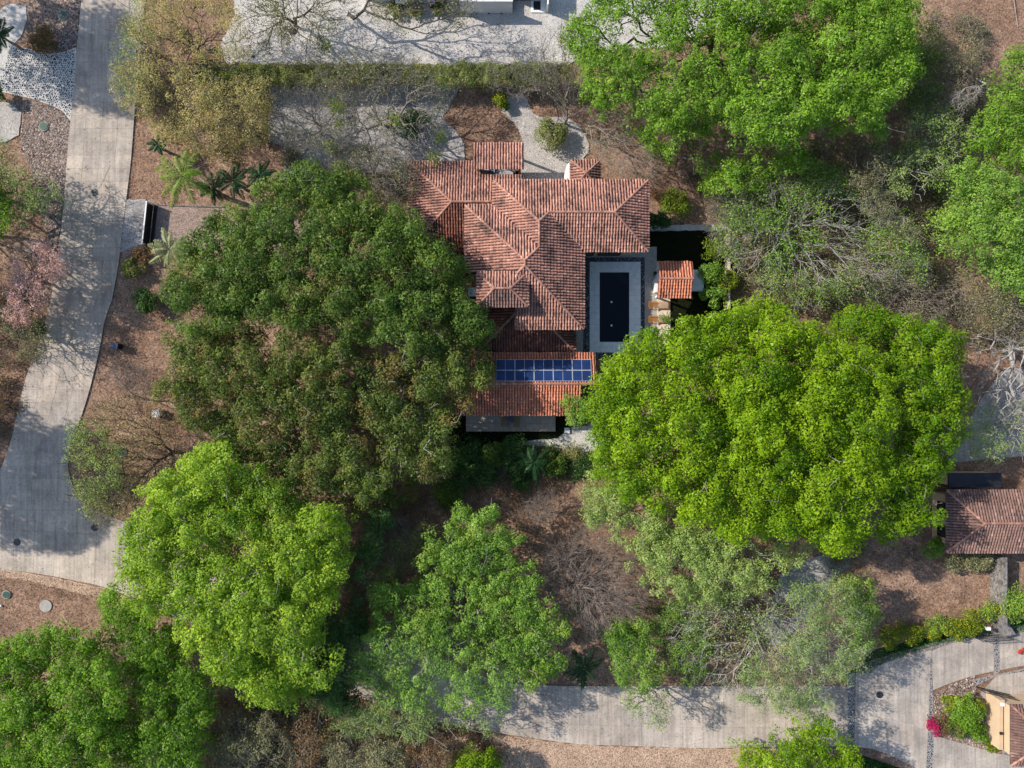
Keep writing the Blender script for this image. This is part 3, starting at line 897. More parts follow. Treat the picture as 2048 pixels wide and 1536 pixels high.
# ---- carport north of the villa
cp = empty('carport', (-1.5, 22, 0), 'small lean-to tile roof on posts north of the villa entrance court', 'carport')
x0, x1 = W(945, 0, 3.9)[0], W(1046, 0, 3.9)[0]
ys, yn = W(0, 336, 4.1)[1], W(0, 287, 3.5)[1]
pch = (4.1 - 3.45) / (yn - ys)
slope(cp, [(x0, ys), (x1, ys), (x1, yn), (x0, yn)], (0, yn), (0, 1), 3.45, pch, M['tile'], 21)
for (x, y) in ((x0 + .3, yn - .3), (x1 - .3, yn - .3), (x1 - .3, ys + .3)):
    MB().box(x - .1, x + .1, y - .1, y + .1, -.05, 3.3).build('post', M['pale_wood'], cp)
MB().box(x0 + .2, x1 - .2, ys + .2, ys + .34, 3.3, 3.75).build('beam', M['pale_wood'], cp)
MB().box(x0 + .2, x1 - .2, yn - .34, yn - .2, 3.05, 3.28).build('beam', M['pale_wood'], cp)
# things glimpsed in the dark slot
t = empty('motor_scooter', W(978, 344, 0), 'dark blue two wheeler parked in the dark slot beside the entrance court', 'scooter')
x, y, _ = W(978, 344, 0)
MB().tube((x - .6, y, .28), (x - .6, y + .1, .28), .28, .28, 14).build('wheel', M['dark_metal'], t)
MB().tube((x + .6, y, .28), (x + .6, y + .1, .28), .28, .28, 14).build('wheel', M['dark_metal'], t)
MB().prism([(x - .65, y - .12), (x + .5, y - .18), (x + .6, y + .05), (x + .5, y + .26), (x - .65, y + .2)], .35, .85).build('body', M['blue'], t)
MB().prism([(x - .6, y - .08), (x + .05, y - .12), (x + .05, y + .2), (x - .6, y + .16)], .87, .98).build('seat', M['grey_metal'], t)
MB().tube((x + .55, y - .35, 1.05), (x + .55, y + .4, 1.05), .03, .03, 6).build('handlebar', M['grey_metal'], t)
t = empty('storage_bench', W(1012, 346, 0), 'blue-grey bench with slatted seat in the dark slot beside the entrance court', 'bench')
x, y, _ = W(1008, 347, 0)
for k in range(4): MB().box(x - .9, x + .9, y - .34 + k * .17, y - .21 + k * .17, .44, .48).build('slat', M['grey_metal'], t)
for s in (-.8, .8): MB().box(x + s - .04, x + s + .04, y - .3, y + .3, -.04, .43).build('leg', M['navy'], t)
t = empty('planter', W(1034, 345, 0), 'square beige planter at the east end of the entrance slot', 'planter')
x, y, _ = W(1035, 346, .6)
pl = MB(); pl.box(x - .25, x + .25, y - .25, y + .25, -.05, .6); pl.build('pot', M['wall_tan'], t)
MB().box(x - .2, x + .2, y - .2, y + .2, .602, .62).build('potting_soil', M['lawn_soil'], t)

# ---- little gate tower north of the main roof
gt = empty('entrance_kiosk', (6.9, 20.2, 0), 'tiny pyramid roofed tile porch poking out north of the main roof', 'porch')
k3 = (1 - 3.2 / H) / 20
gx0, gx1 = (1142 - 1024) * k3, (1200 - 1024) * k3
gy1 = (768 - 321) * k3; gy0 = gy1 - (gx1 - gx0)
gm = ((gx0 + gx1) / 2, (gy0 + gy1) / 2); hw = (gx1 - gx0) / 2
zz = 3.2
slope(gt, [(gx0, gy1), (gx1, gy1), gm], (gx0, gy1), (0, 1), zz, .45, M['tile'], 31)
slope(gt, [(gx0, gy0), (gx0, gy1), gm], (gx0, gy0), (-1, 0), zz, .45, M['tile'], 32)
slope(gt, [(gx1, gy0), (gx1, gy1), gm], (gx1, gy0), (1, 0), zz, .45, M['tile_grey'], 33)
slope(gt, [(gx0, gy0), (gx1, gy0), gm], (gx0, gy0), (0, -1), zz, .45, M['tile'], 34)
for c_ in ((gx0, gy0), (gx0, gy1), (gx1, gy0), (gx1, gy1)):
    ridge(gt, (c_[0], c_[1], zz + .02), (gm[0], gm[1], zz + .45 * hw + .02), .10)
MB().box(gx0 + .3, gx1 - .3, gy0 + .3, gy1 - .3, -.05, zz).build('wall', M['wall'], gt)
t = MB()
wx0, wx1 = W(1132, 0, 3.0)[0], W(1141, 0, 3.0)[0]
wy0, wy1 = W(0, 362, 3.0)[1], W(0, 330, 3.0)[1]
t.prism(smooth_poly([(wx0, wy0), (wx1, wy0), (wx1, wy1 + .3), (wx0 + .15, wy1 + .15), (wx0, wy1 - .2)], 1), -.05, 3.0)
o = t.build('garden_wall', M['wall_white'])
tag(o, 'short white rendered wall with rounded end beside the tiny tile porch', 'wall')

# ---- annex with the solar panels
an = empty('annex', (1, -.3, 0), 'long gabled annex with orange tile roof carrying the solar panels', 'annex')
E4, T4 = 3.1, .33
k4 = (1 - E4 / H) / 20
ax0, ax1, ax2 = (905 - 1024) * k4, (1187 - 1024) * k4, (1162 - 1024) * k4
ayn, ays = (768 - 707) * k4, (768 - 829) * k4
aym = (ayn + ays) / 2 + 0.02
hwd = ayn - aym
slope(an, [(ax0, ayn), (ax1, ayn), (ax1, aym), (ax0, aym)], (0, ayn), (0, 1), E4, T4, M['tile_new'], 41)
slope(an, [(ax0, ays), (ax2, ays), (ax2, aym), (ax0, aym)], (0, ays), (0, -1), E4, T4, M['tile_new'], 42)
ridge(an, (ax0, aym, E4 + T4 * hwd + .02), (ax1, aym, E4 + T4 * hwd + .02), .13)
MB().box(ax0, ax1, ayn + .02, ayn + .07, E4 - .15, E4 + .02).build('gutter', M['wall_tan'], an)
aw = MB(); aw.box(ax0 + .5, ax2 - .5, ays + .7, ayn - .6, -.05, E4); aw.build('wall', M['wall'], an)
for x in (-4, -1, 2, 5): window_in(an, x, ays + .67, .1, 2.3, 1.7, (0, -1), 1)
def zN(y): return E4 + T4 * (ayn - y)
# ten panels, two rows of five
NV = math.sqrt(1 + T4 * T4)
kz = (1 - 3.9 / H) / 20
px0, px1 = (991.5 - 1024) * kz, (1183 - 1024) * kz
py1, py0 = (768 - 718.5) * kz, (768 - 762.5) * kz
PWd = (px1 - px0) / 5; PHt = (py1 - py0) / 2
names = [['northwest corner of the array, touching the dark tree', 'second from the dark tree in the upper row', 'middle of the upper row nearest the villa', 'second from the lime tree in the upper row', 'northeast corner of the array, clear of the lime tree'],
         ['southwest corner of the array, touching the dark tree', 'second from the dark tree in the row at the ridge', 'middle of the row along the ridge', 'second from the lime tree in the row at the ridge', 'southeast corner of the array, partly under lime tree leaves']]
m, tt, b = newmat('solar_cells')
b.inputs['Roughness'].default_value = .22; b.inputs['Specular IOR Level'].default_value = .25
mp = N(tt, 'ShaderNodeTexCoord')
sep = N(tt, 'ShaderNodeSeparateXYZ'); tt.links.new(mp.outputs['Object'], sep.inputs[0])
def lines(sock, freq, wdt):
    a = N(tt, 'ShaderNodeMath', operation='MULTIPLY'); tt.links.new(sock, a.inputs[0]); a.inputs[1].default_value = freq
    f = N(tt, 'ShaderNodeMath', operation='FRACT'); tt.links.new(a.outputs[0], f.inputs[0])
    g = N(tt, 'ShaderNodeMath', operation='LESS_THAN'); tt.links.new(f.outputs[0], g.inputs[0]); g.inputs[1].default_value = wdt
    return g.outputs[0]
mx = N(tt, 'ShaderNodeMath', operation='MAXIMUM'); tt.links.new(lines(sep.outputs[0], 5.6, .09), mx.inputs[0]); tt.links.new(lines(sep.outputs[1], 5.6, .09), mx.inputs[1])
nzc = ramp(tt, noise(tt, .8, 2), [(.35, (.007, .022, .085)), (.65, (.012, .036, .135))])
tt.links.new(mix(tt, nzc, (.03, .055, .13), mx.outputs[0]), b.inputs['Base Color'])
M['cells'] = m
for r in range(2):
    for c in range(5):
        cx = px0 + (c + .5) * PWd; cy = py1 - (r + .5) * PHt
        z = zN(cy) + .21
        t = empty('solar_panel', (cx, cy, z), 'blue solar panel, ' + names[r][c], 'solar panel', 'solar panels on the annex roof')
        t.rotation_euler = (-math.atan(T4), 0, 0)
        hx, hy = PWd / 2 - .012, PHt * NV / 2 - .012
        def local(mb, nm, mat, par):
            o = bpy.data.objects.new(nm, mesh_py(nm, mb.v, mb.f)); COL.objects.link(o); o.data.materials.append(mat); o.parent = par; return o
        f = MB(); fw = .028
        f.box(-hx, hx, -hy, -hy + fw, -.02, .022); f.box(-hx, hx, hy - fw, hy, -.02, .022)
        f.box(-hx, -hx + fw, -hy + fw, hy - fw, -.02, .022); f.box(hx - fw, hx, -hy + fw, hy - fw, -.02, .022)
        f.box(-.012, .012, -hy + fw, hy - fw, -.018, .02)
        local(f, 'frame', M['grey_metal'], t)
        for s in (-1, 1):
            a, b2 = (-hx + fw, -.012) if s < 0 else (.012, hx - fw)
            local(MB().box(a, b2, -hy + fw, hy - fw, -.015, .008), 'cell_block', M['cells'], t)
        local(MB().box(-hx * .6, -hx * .6 + .06, -hy, hy, -.15, -.02).box(hx * .6, hx * .6 + .06, -hy, hy, -.15, -.02), 'rail', M['grey_metal'], t)

# ---- terrace south of the annex
tx = [W(p, 0, .3)[0] for p in (932, 1111)]; ty = [W(0, p, .3)[1] for p in (863, 815)]
terr = MB().box(tx[0], tx[1], ty[0], ty[1], -.1, .27).build('terrace', M['tile_pan'], kind='structure')
nx_, ny_ = 12, 3
for i in range(nx_):
    for j in range(ny_):
        a = tx[0] + (tx[1] - tx[0]) * i / nx_; b_ = tx[0] + (tx[1] - tx[0]) * (i + 1) / nx_
        c_ = ty[0] + (ty[1] - ty[0]) * j / ny_; d_ = ty[0] + (ty[1] - ty[0]) * (j + 1) / ny_
        MB().box(a + .006, b_ - .006, c_ + .006, d_ - .006, .2, .3 + random.uniform(-.002, .002)).build('paving_slab', M['terrace'], terr)
# ---- black neighbour roofs etc. are below; the pool
Z0 = .04
def pbox(mb, a, b_, c_, d_, z0, z1):
    X0, Y1, _ = W(a, b_); X1, Y0, _ = W(c_, d_); return mb.box(X0, X1, Y0, Y1, z0, z1)
# pool basin with a real hole: four surrounds
def rect_ring(name, outer, inner, z0, z1, mat, kind='structure'):
    a, b_, c_, d_ = outer; e, f, g, h = inner
    m_ = MB()
    pbox(m_, a, b_, c_, f, z0, z1); pbox(m_, a, h, c_, d_, z0, z1); pbox(m_, a, f, e, h, z0, z1); pbox(m_, g, f, c_, h, z0, z1)
    return m_.build(name, mat, kind=kind)
deck_o = (1150, 498, 1315, 716); peb_o = (1166, 515, 1289, 716); pav_o = (1179, 524, 1281, 705); pool_o = (1199, 545, 1258, 684)
m_ = MB(); pbox(m_, 1166, 498, 1296, 515, -.1, .12); pbox(m_, 1150, 640, 1166, 716, -.1, .12); pbox(m_, 1289, 515, 1313, 700, -.1, .12); pbox(m_, 1296, 494, 1313, 515, -.1, .121)
m_.build('pool_deck', M['deck'], kind='structure')
m_ = MB(); pbox(m_, 1313, 600, 1340, 705, -.1, .118); pbox(m_, 1313, 523, 1340, 600, -.1, .1195)
m_.build('cream_deck', M['cream'], kind='structure')
rect_ring('pebble_channel', peb_o, pav_o, -.1, .04, M['stone_dark'])
PR = [[(1166, 515), (1289, 515), (1289, 524), (1166, 524)], [(1166, 524), (1179, 524), (1179, 716), (1166, 716)], [(1281, 524), (1289, 524), (1289, 716), (1281, 716)], [(1179, 705), (1281, 705), (1281, 716), (1179, 716)]]
pebbles('channel_pebbles', PR, 6500, (.035, .075), M['pebble_dark'], z=.04, seed=41, hgt=.8)
# pool surround: paving slabs on a bed
bed = rect_ring('pool_surround', pav_o, pool_o, -.1, .105, M['joint'])
def slabs(x0, y0, x1, y1, nx, ny):
    for i in range(nx):
        for j in range(ny):
            m2 = MB(); a = W(x0 + (x1 - x0) * i / nx, y0 + (y1 - y0) * j / ny); b2 = W(x0 + (x1 - x0) * (i + 1) / nx, y0 + (y1 - y0) * (j + 1) / ny)
            m2.box(a[0] + .005, b2[0] - .005, b2[1] + .005, a[1] - .005, .06, .125 + random.uniform(-.0015, .0015)).build('paving_slab', M['pool_paving'], bed)
slabs(1179, 524, 1281, 545, 9, 2); slabs(1179, 684, 1281, 705, 9, 2); slabs(1179, 545, 1199, 684, 2, 12); slabs(1258, 545, 1281, 684, 2, 12)
m_ = MB(); pbox(m_, 1197, 543, 1260, 686, -1.5, -1.3); m_.build('pool_floor', M['navy'], kind='structure')
rect_ring('pool_lining', (1197, 543, 1260, 686), (1199, 545, 1258, 684), -1.3, .055, M['navy'])
m, tt, b = newmat('dark_pool_water')
b.inputs['Base Color'].default_value = (.003, .006, .012, 1); b.inputs['Roughness'].default_value = .03; b.inputs['Specular IOR Level'].default_value = .18
bump(tt, b, noise(tt, 1.4, 3, .5), .05, .02)
m_ = MB(); pbox(m_, 1199, 545, 1258, 684, -.05, .02); m_.build('pool_water', m, kind='structure')
for i, (px, py) in enumerate(((1223, 604), (1223, 651))):
    x, y, _ = W(px, py)
    o = MB().disc(x, y, .012, .032, .10, 14).build('floating_light', M['white_paint'])
    tag(o, ('round white fitting in the dark pool, the one nearer its middle', 'round white fitting in the dark pool, the one nearer its south end')[i], 'pool fitting', 'round fittings in the pool')
# diagonal reflections at the north-east corner of the water, built as thin tubes
o = MB()
for k, (a, b2) in enumerate((((1238, 546), (1257, 561)), ((1232, 546), (1257, 567)), ((1228, 547), (1252, 568)))):
    p, q = W(*a), W(*b2); o.tube((p[0], p[1], .03), (q[0], q[1], .03), .012, .012, 5)
tag(o.build('reflection_line', M['navy']), 'three thin lines put in as reflections across the north east corner of the pool water', 'line')

# ---- barbecue pavilion
pv = empty('barbecue_pavilion', W(1350, 560, 0), 'small bright orange tile gable roof over the poolside barbecue', 'pavilion')
zp = 2.6; kp = (1 - zp / H) / 20; rise = .62
qx0, qx1 = (1318 - 1024) * kp, (1383 - 1024) * kp
qn, qs = (768 - 525) * kp, (768 - 594) * kp
qm = (qn + qs) / 2 + .02; pt = rise / ((qn - qs) / 2)
slope(pv, [(qx0, qn), (qx1, qn), (qx1, qm), (qx0, qm)], (0, qn), (0, 1), zp, pt, M['tile_new'], 51, wid=.27)
slope(pv, [(qx0, qs), (qx1, qs), (qx1, qm), (qx0, qm)], (0, qs), (0, -1), zp, pt, M['tile_new'], 52, wid=.27)
ridge(pv, (qx0, qm, zp + rise + .03), (qx1, qm, zp + rise + .03), .12)
for x in (qx0 + .25, qx1 - .25):
    for y in (qs + .3, qn - .3): MB().box(x - .09, x + .09, y - .09, y + .09, -.1, zp + .02).build('post', M['white_paint'], pv)
bx = W(1313, 560, 1.0)[0]
ov = MB().prism([(bx - .1, qm - 1.0), (bx + .7, qm - 1.3), (bx + .9, qm + .9), (bx + .1, qm + .85), (bx - .25, qm)], -.1, 1.25).build('oven', M['wall_white'], pv)
ct = MB(); X0, Y1, _ = W(1380, 540, .95); X1, Y0, _ = W(1407, 581, .95); ct.box(X0, X1, Y0, Y1, -.1, .9); ct.build('counter', M['grey_metal'], pv)
MB().box(X0 - .02, X1 + .03, Y0 - .03, Y1 + .03, .9, .95).build('worktop', M['pool_paving'], pv)
o = MB().disc(*W(1304, 560)[:2], .121, .14, .62, 24).build('round_mat', M['dark_metal'])
o.data.materials.clear(); o.data.materials.append(M['grey_gravel'])
tag(o, 'round dark woven mat on the deck west of the barbecue pavilion', 'mat')
t = empty('stool', W(1308, 548, 0), 'small dark stool on the deck beside the barbecue oven', 'stool')
x, y, _ = W(1308, 548)
MB().disc(x, y, .5, .56, .17, 12).build('seat', M['dark_metal'], t)
for a in range(3): MB().tube((x + .12 * math.cos(a * 2.1), y + .12 * math.sin(a * 2.1), .5), (x + .2 * math.cos(a * 2.1), y + .2 * math.sin(a * 2.1), .12), .015, .015, 5).build('leg', M['dark_metal'], t)

def lounger(cx, cy, ang, z, mat_back, mat_seat, label, group, L=1.95, Wd=.62):
    t = empty('sun_lounger', (cx, cy, z), label, 'sun lounger', group, ang)
    def loc(mb, nm, mat):
        o = bpy.data.objects.new(nm, mesh_py(nm, mb.v, mb.f)); COL.objects.link(o); o.data.materials.append(mat); o.parent = t; return o
    f = MB()
    for s in (-1, 1): f.box(-L / 2, L / 2, s * Wd / 2 - .025, s * Wd / 2 + .025, .26, .32)
    f.box(-L / 2, -L / 2 + .05, -Wd / 2 + .025, Wd / 2 - .025, .26, .32); f.box(L / 2 - .05, L / 2, -Wd / 2 + .025, Wd / 2 - .025, .26, .32)
    loc(f, 'frame', mat_back)
    for x in (-L / 2 + .1, L / 2 - .1):
        for y in (-Wd / 2, Wd / 2): loc(MB().box(x - .03, x + .03, y - .028, y + .028, 0, .258), 'leg', mat_back)
    n = 8
    for k in range(n):      # backrest slats, raised towards the head at -x
        x = -.02 - k * (L / 2 - .06) / n
        zb = .34 + (-x) * .45
        m_ = MB().obox(x - .05, 0, zb, zb + .022, .088, Wd - .08, 0, -.45); loc(m_, 'slat', mat_back)
    for k in range(n):
        x = .02 + k * (L / 2 - .08) / n
        loc(MB().box(x, x + .088, -Wd / 2 + .03, Wd / 2 - .03, .325, .347), 'slat', mat_seat)
    return t
for i, (px, py, lb) in enumerate(((1317, 610, 'orange teak sun lounger just below the barbecue pavilion roof'), (1317, 638, 'orange teak sun lounger half under the lime tree leaves by the pool'))):
    x, y, _ = W(px, py, .4)
    lounger(x, y, 0, .12, M['teak'], M['pale_wood'], lb, 'teak loungers by the pool')
for px, lb in ((1009, 'bleached wooden lounger on the terrace, on the side of the dark tree'), (1032.5, 'bleached wooden lounger on the terrace, on the side of the lime tree')):
    x, y, _ = W(px, 834, .6)
    lounger(x, y, math.pi / 2, .3, M['brown_wood'], M['brown_wood'], lb, 'wooden loungers on the terrace')
t = empty('side_table', W(1021, 838, .3), 'small dark side table between the two terrace loungers', 'table')
x, y, _ = W(1021, 838, .7)
MB().box(x - .22, x + .22, y - .3, y + .3, .68, .72).build('table_top', M['navy'], t)
for sx in (-.18, .18):
    for sy in (-.25, .25): MB().box(x + sx - .02, x + sx + .02, y + sy - .02, y + sy + .02, .3, .68).build('leg', M['dark_metal'], t)
x, y, _ = W(1134, 861)
o = MB().box(x - .28, x + .28, y - .28, y + .28, -.05, .09).build('stepping_stone', M['pool_paving'])
tag(o, 'square pale stepping stone at the east end of the terrace', 'paving stone')
o = MB().box(x + .29, x + .34, y - .33, y + .33, -.05, .14).box(x - .28, x + .289, y - .33, y - .29, -.05, .14).build('stone_edging', M['dark_metal'])
tag(o, 'thin black metal edging bent round the pale stepping stone', 'edging')
# ---------------------------------------------------------------- vegetation builders
def skeleton(root, top, targets, r_tip, r_max, alpha=.42, wiggle=.12, seed=0, wpath=.30):
    """grow limbs from the trunk to every target; returns nodes, parents, radii"""
    rng = np.random.default_rng(seed)
    trunk = [np.array(root, float)]
    k = 4
    off = rng.normal(0, .12, (k, 2))
    for i in range(1, k + 1):
        p = trunk[0] + (np.array(top) - trunk[0]) * i / k
        if i < k: p[:2] += off[i - 1]
        trunk.append(p)
    tg = np.asarray(targets, float)
    d0 = np.linalg.norm(tg - trunk[-1], axis=1)
    tg = tg[np.argsort(d0)]
    n = len(tg)
    # long limbs get intermediate knots
    cap = len(trunk) + n * 3
    P = np.zeros((cap, 3)); par = np.full(cap, -1); pl = np.zeros(cap); m = len(trunk)
    P[:m] = trunk; par[1:m] = np.arange(m - 1)
    pl[:m] = 0
    first = m - 2
    for t in tg:
        c = np.linalg.norm(P[first:m] - t, axis=1) + wpath * pl[first:m]
        # prefer joining from below / inside
        c += np.maximum(P[first:m, 2] - t[2], 0) * .6
        j = first + int(np.argmin(c))
        seg = t - P[j]; L = np.linalg.norm(seg)
        steps = 1 if L < 1.3 else (2 if L < 3 else 3)
        prev = j
        for s in range(1, steps + 1):
            if m >= cap: break
            q = P[j] + seg * s / steps
            if s < steps: q = q + rng.normal(0, wiggle * L, 3) * np.array([1, 1, .6])
            P[m] = q; par[m] = prev; pl[m] = pl[prev] + L / steps; prev = m; m += 1
    P, par = P[:m], par[:m]
    cnt = np.zeros(m); ch = np.zeros(m)
    for i in range(m - 1, 0, -1):
        if ch[i] == 0: cnt[i] = 1
        cnt[par[i]] += cnt[i]; ch[par[i]] += 1
    cnt = np.maximum(cnt, 1)
    R = np.minimum(r_tip * cnt ** alpha, r_max)
    return P, par, R

def tubes(P, par, R, sides_big=6):
    """one prism per limb segment"""
    idx = np.arange(1, len(P)); a = P[par[idx]]; b = P[idx]
    ra = np.minimum(R[par[idx]], R[idx] * 1.35); rb = R[idx]
    Vs, Fs, off = [], [], 0
    for n, sel in ((sides_big, rb > .07), (3, rb <= .07)):
        A, B, r0, r1 = a[sel], b[sel], ra[sel], rb[sel]
        if not len(A): continue
        D = B - A; L = np.maximum(np.linalg.norm(D, axis=1, keepdims=True), 1e-6); D = D / L
        h = np.where(np.abs(D[:, 2:3]) > .9, np.array([[1., 0, 0]]), np.array([[0, 0, 1.]]))
        X = np.cross(D, h); X /= np.linalg.norm(X, axis=1, keepdims=True); Y = np.cross(D, X)
        A2 = A - D * (r0 * .4)[:, None]; B2 = B + D * (r1 * .3)[:, None]
        ring = []
        for (C, r) in ((A2, r0), (B2, r1)):
            for i in range(n):
                t = 2 * math.pi * i / n
                ring.append(C + X * (r * math.cos(t))[:, None] + Y * (r * math.sin(t))[:, None])
        V = np.stack(ring, 1).reshape(-1, 3)
        q = np.array([(i, (i + 1) % n, n + (i + 1) % n, n + i) for i in range(n)])
        F = (np.arange(len(A))[:, None, None] * 2 * n + q[None]).reshape(-1, 4) + off
        Vs.append(V); Fs.append(F); off += len(V)
    return np.vstack(Vs), np.vstack(Fs)

NTREE = [0]
def tree(name, label, poly, zt, ze, trunk, leaf, bark, cat='tree', group=None, clump=.9, dens=1.0, lsize=.27, per=60, bough=46, bump_=1.3,
         gap=0.0, gapsize=3.0, twigs=0, rmax=.32, fork=.35, under=.5, seed=None, tone=(.5, .22), flower=None, aspect=.55, thick=1.0, rtip=.02, smooth=1, tip_leaves=0, zlow=None, edge_in=2):
    """a tree whose crown fills POLY (outline measured in the photograph); zt crown top, ze crown rim, metres"""
    NTREE[0] += 1
    if clump > .5: clump *= .76; per *= .64
    ze = ze + (zt - ze) * .45; bump_ *= .62
    seed = seed if seed is not None else NTREE[0] * 13
    rng = np.random.default_rng(seed)
    poly = np.array(smooth_poly(list(poly), smooth), float)
    poly = np.array(rough_poly([tuple(p) for p in poly], 11, 8 if clump > .5 else 2, seed), float)
    kpx = 20 / (1 - ze / H)                      # px per metre at the rim
    sp = clump * kpx * .80 / math.sqrt(dens)
    lo, hi = poly.min(0), poly.max(0)
    gx, gy = np.meshgrid(np.arange(lo[0], hi[0], sp), np.arange(lo[1], hi[1], sp * .87))
    C = np.column_stack([gx.ravel(), gy.ravel()]) + rng.normal(0, sp * .34, (gx.size, 2))
    ok = inside(C, poly); C = C[ok]
    d = dist_edge(C, poly); ok = d > edge_in; C, d = C[ok], d[ok]
    dm = max(d.max(), 1)
    dome = np.sqrt(np.clip(1 - (1 - np.minimum(d / (dm * .85), 1)) ** 2, 0, 1))
    # boughs: every bough is a mound of its own, with a crease between neighbours
    nb = max(3, int((hi[0] - lo[0]) * (hi[1] - lo[1]) / bough ** 2))
    B = rng.uniform(lo, hi, (nb, 2)); B = B[inside(B, poly)]
    if len(B) < 2: B = np.vstack([B, poly.mean(0), poly.mean(0) + 10])
    DD = np.sqrt(((C[:, None] - B[None]) ** 2).sum(2)); near = DD.argmin(1); dn = DD.min(1) / bough
    d2 = np.sort(DD, 1)[:, 1] / bough - dn
    bh = rng.uniform(-.8, .8, len(B)); bt = rng.normal(0, .17, len(B))
    Z = ze + (zt - ze) * dome + bump_ * (1 - 1.6 * dn ** 2) + bh[near] * bump_ * .7
    crease = (d2 < .20) & (rng.uniform(size=len(C)) < .6)
    Z = np.where(crease, Z - bump_ * 1.4, Z)
    Z += rng.normal(0, .42 if clump > .5 else .12, len(C))
    Z = np.maximum(Z, (zlow if zlow is not None else max(.5, ze * .45)))
    if gap > 0:
        g = vnoise(C, gapsize * kpx, seed + 3) * .6 + vnoise(C, gapsize * kpx * .4, seed + 4) * .4
        thr = np.quantile(g, gap)
        keep = (g > thr) | (rng.uniform(size=len(C)) < .12)
    else:
        keep = np.ones(len(C), bool)
    if clump > .46:
        ed = vnoise(C, 1.1 * kpx, seed + 7)
        keep &= ~((d < 20) & (ed > .22)) & (rng.uniform(size=len(C)) > .08)
    XY = np.stack([(C[:, 0] - 1024), (768 - C[:, 1])], 1) * ((1 - Z / H) / 20)[:, None]
    CC = np.column_stack([XY, Z])
    skel_pts = CC.copy()
    CC, nr, dd, dk = CC[keep], near[keep], dn[keep], d[keep]
    # lower layer inside the crown
    lowm = rng.uniform(size=len(CC)) < under
    low = CC[lowm].copy(); low[:, 2] -= rng.uniform(1.0, 2.6, len(low)) * thick; low[:, :2] += rng.normal(0, clump * .5, (len(low), 2))
    low[:, 2] = np.maximum(low[:, 2], .5)
    allc = np.vstack([CC, low]); nearall = np.concatenate([nr, nr[lowm]])
    n = len(allc)
    lsize = lsize * .74; per = per * 1.62
    cnt = np.maximum(1, rng.poisson(per, n)); cnt[len(CC):] = (cnt[len(CC):] * .7).astype(int) + 1
    ci = np.repeat(np.arange(n), cnt); k = len(ci)
    u = rng.normal(size=(k, 3)); u[:, 2] = u[:, 2] * .8 + .45; u /= np.linalg.norm(u, axis=1, keepdims=True)
    cr = clump * rng.uniform(.75, 1.25, n)
    r = rng.uniform(.45, 1.05, k) ** .7
    Pn = allc[ci] + u * (cr[ci] * r)[:, None] * np.array([1, 1, .72])
    Nn = u * .8 + rng.normal(0, .36, (k, 3)); Nn[:, 2] += .45
    ct = np.clip(rng.normal(tone[0], tone[1] * .6, n) + bt[nearall], 0, 1)
    tn = np.clip(ct[ci] + rng.normal(0, tone[1] * .8, k), 0, 1)
    V, F = leaf_tris(Pn, Nn, lsize * rng.uniform(.7, 1.35, k), aspect * 1.1, rng)
    tx_, ty_ = trunk
    zf = max(ze * fork, .4)
    base = W(tx_, ty_, 0.0)
    tp = (base[0] * .97, base[1] * .97, zf)
    root = empty(name, base, label, cat, group)
    # skeleton targets
    T_ = allc[:len(CC)]
    step = max(1, len(T_) // 420)
    tg = T_[::step] - np.array([0, 0, .35])
    poke = rng.uniform(size=len(tg)) < .14
    tg[poke, 2] += rng.uniform(.6, 1.2, poke.sum())
    if twigs:
        j = rng.integers(0, len(skel_pts), twigs)
        q = skel_pts[j] + rng.normal(0, 1, (twigs, 3)) * np.array([.7, .7, .8])
        mid = rng.uniform(.35, 1.05, twigs)[:, None]
        q = np.array(tp) + (q - np.array(tp)) * np.minimum(mid, 1.0)
        q[:, 2] = np.maximum(q[:, 2], zf * .8)
        tg = np.vstack([tg, q])
    P, par, R = skeleton((base[0], base[1], -.2), tp, tg, rtip, rmax, seed=seed)
    Vt, Ft = tubes(P, par, R)
    link('trunk', mesh_np('trunk', Vt, Ft, smooth=True), M[bark], root)
    link('crown', mesh_np('crown', V, F, tn), LF[leaf], root)
    if flower:
        fm, fn, fs = flower
        j = rng.integers(0, k, fn)
        Vf, Ff = leaf_quads(Pn[j] + np.array([0, 0, .05]) + u[j] * .06, u[j] + np.array([0, 0, .5]), fs * rng.uniform(.7, 1.3, fn), .8, rng)
        link('flowers', mesh_np('flowers', Vf, Ff, rng.uniform(0, 1, fn)), LF[fm], root, 'stuff')
    STAT.append((name, len(F) * 2 + len(Ft) * 2))
    return root
STAT = []

def twig_spray(tg, ctr, k, rng, L=(.35, 1.1), r=.011):
    j = rng.integers(0, len(tg), k)
    a = tg[j] + rng.normal(0, .08, (k, 3))
    d = a - ctr; d /= np.maximum(np.linalg.norm(d, axis=1, keepdims=True), 1e-6)
    d = d * .8 + rng.normal(0, .5, (k, 3)); d /= np.linalg.norm(d, axis=1, keepdims=True)
    b = a + d * rng.uniform(L[0], L[1], (k, 1)); b[:, 2] = np.maximum(b[:, 2], .1)
    X = np.cross(d, np.array([.1, 0, 1.])); X /= np.maximum(np.linalg.norm(X, axis=1, keepdims=True), 1e-6); Y = np.cross(d, X)
    ring = []
    for (C_, rr_) in ((a, r), (b, r * .5)):
        for i in range(3):
            t = 2.094 * i; ring.append(C_ + X * rr_ * math.cos(t) + Y * rr_ * math.sin(t))
    V = np.stack(ring, 1).reshape(-1, 3); q = np.array([(0, 1, 4, 3), (1, 2, 5, 4), (2, 0, 3, 5)])
    return V, (np.arange(k)[:, None, None] * 6 + q[None]).reshape(-1, 4)

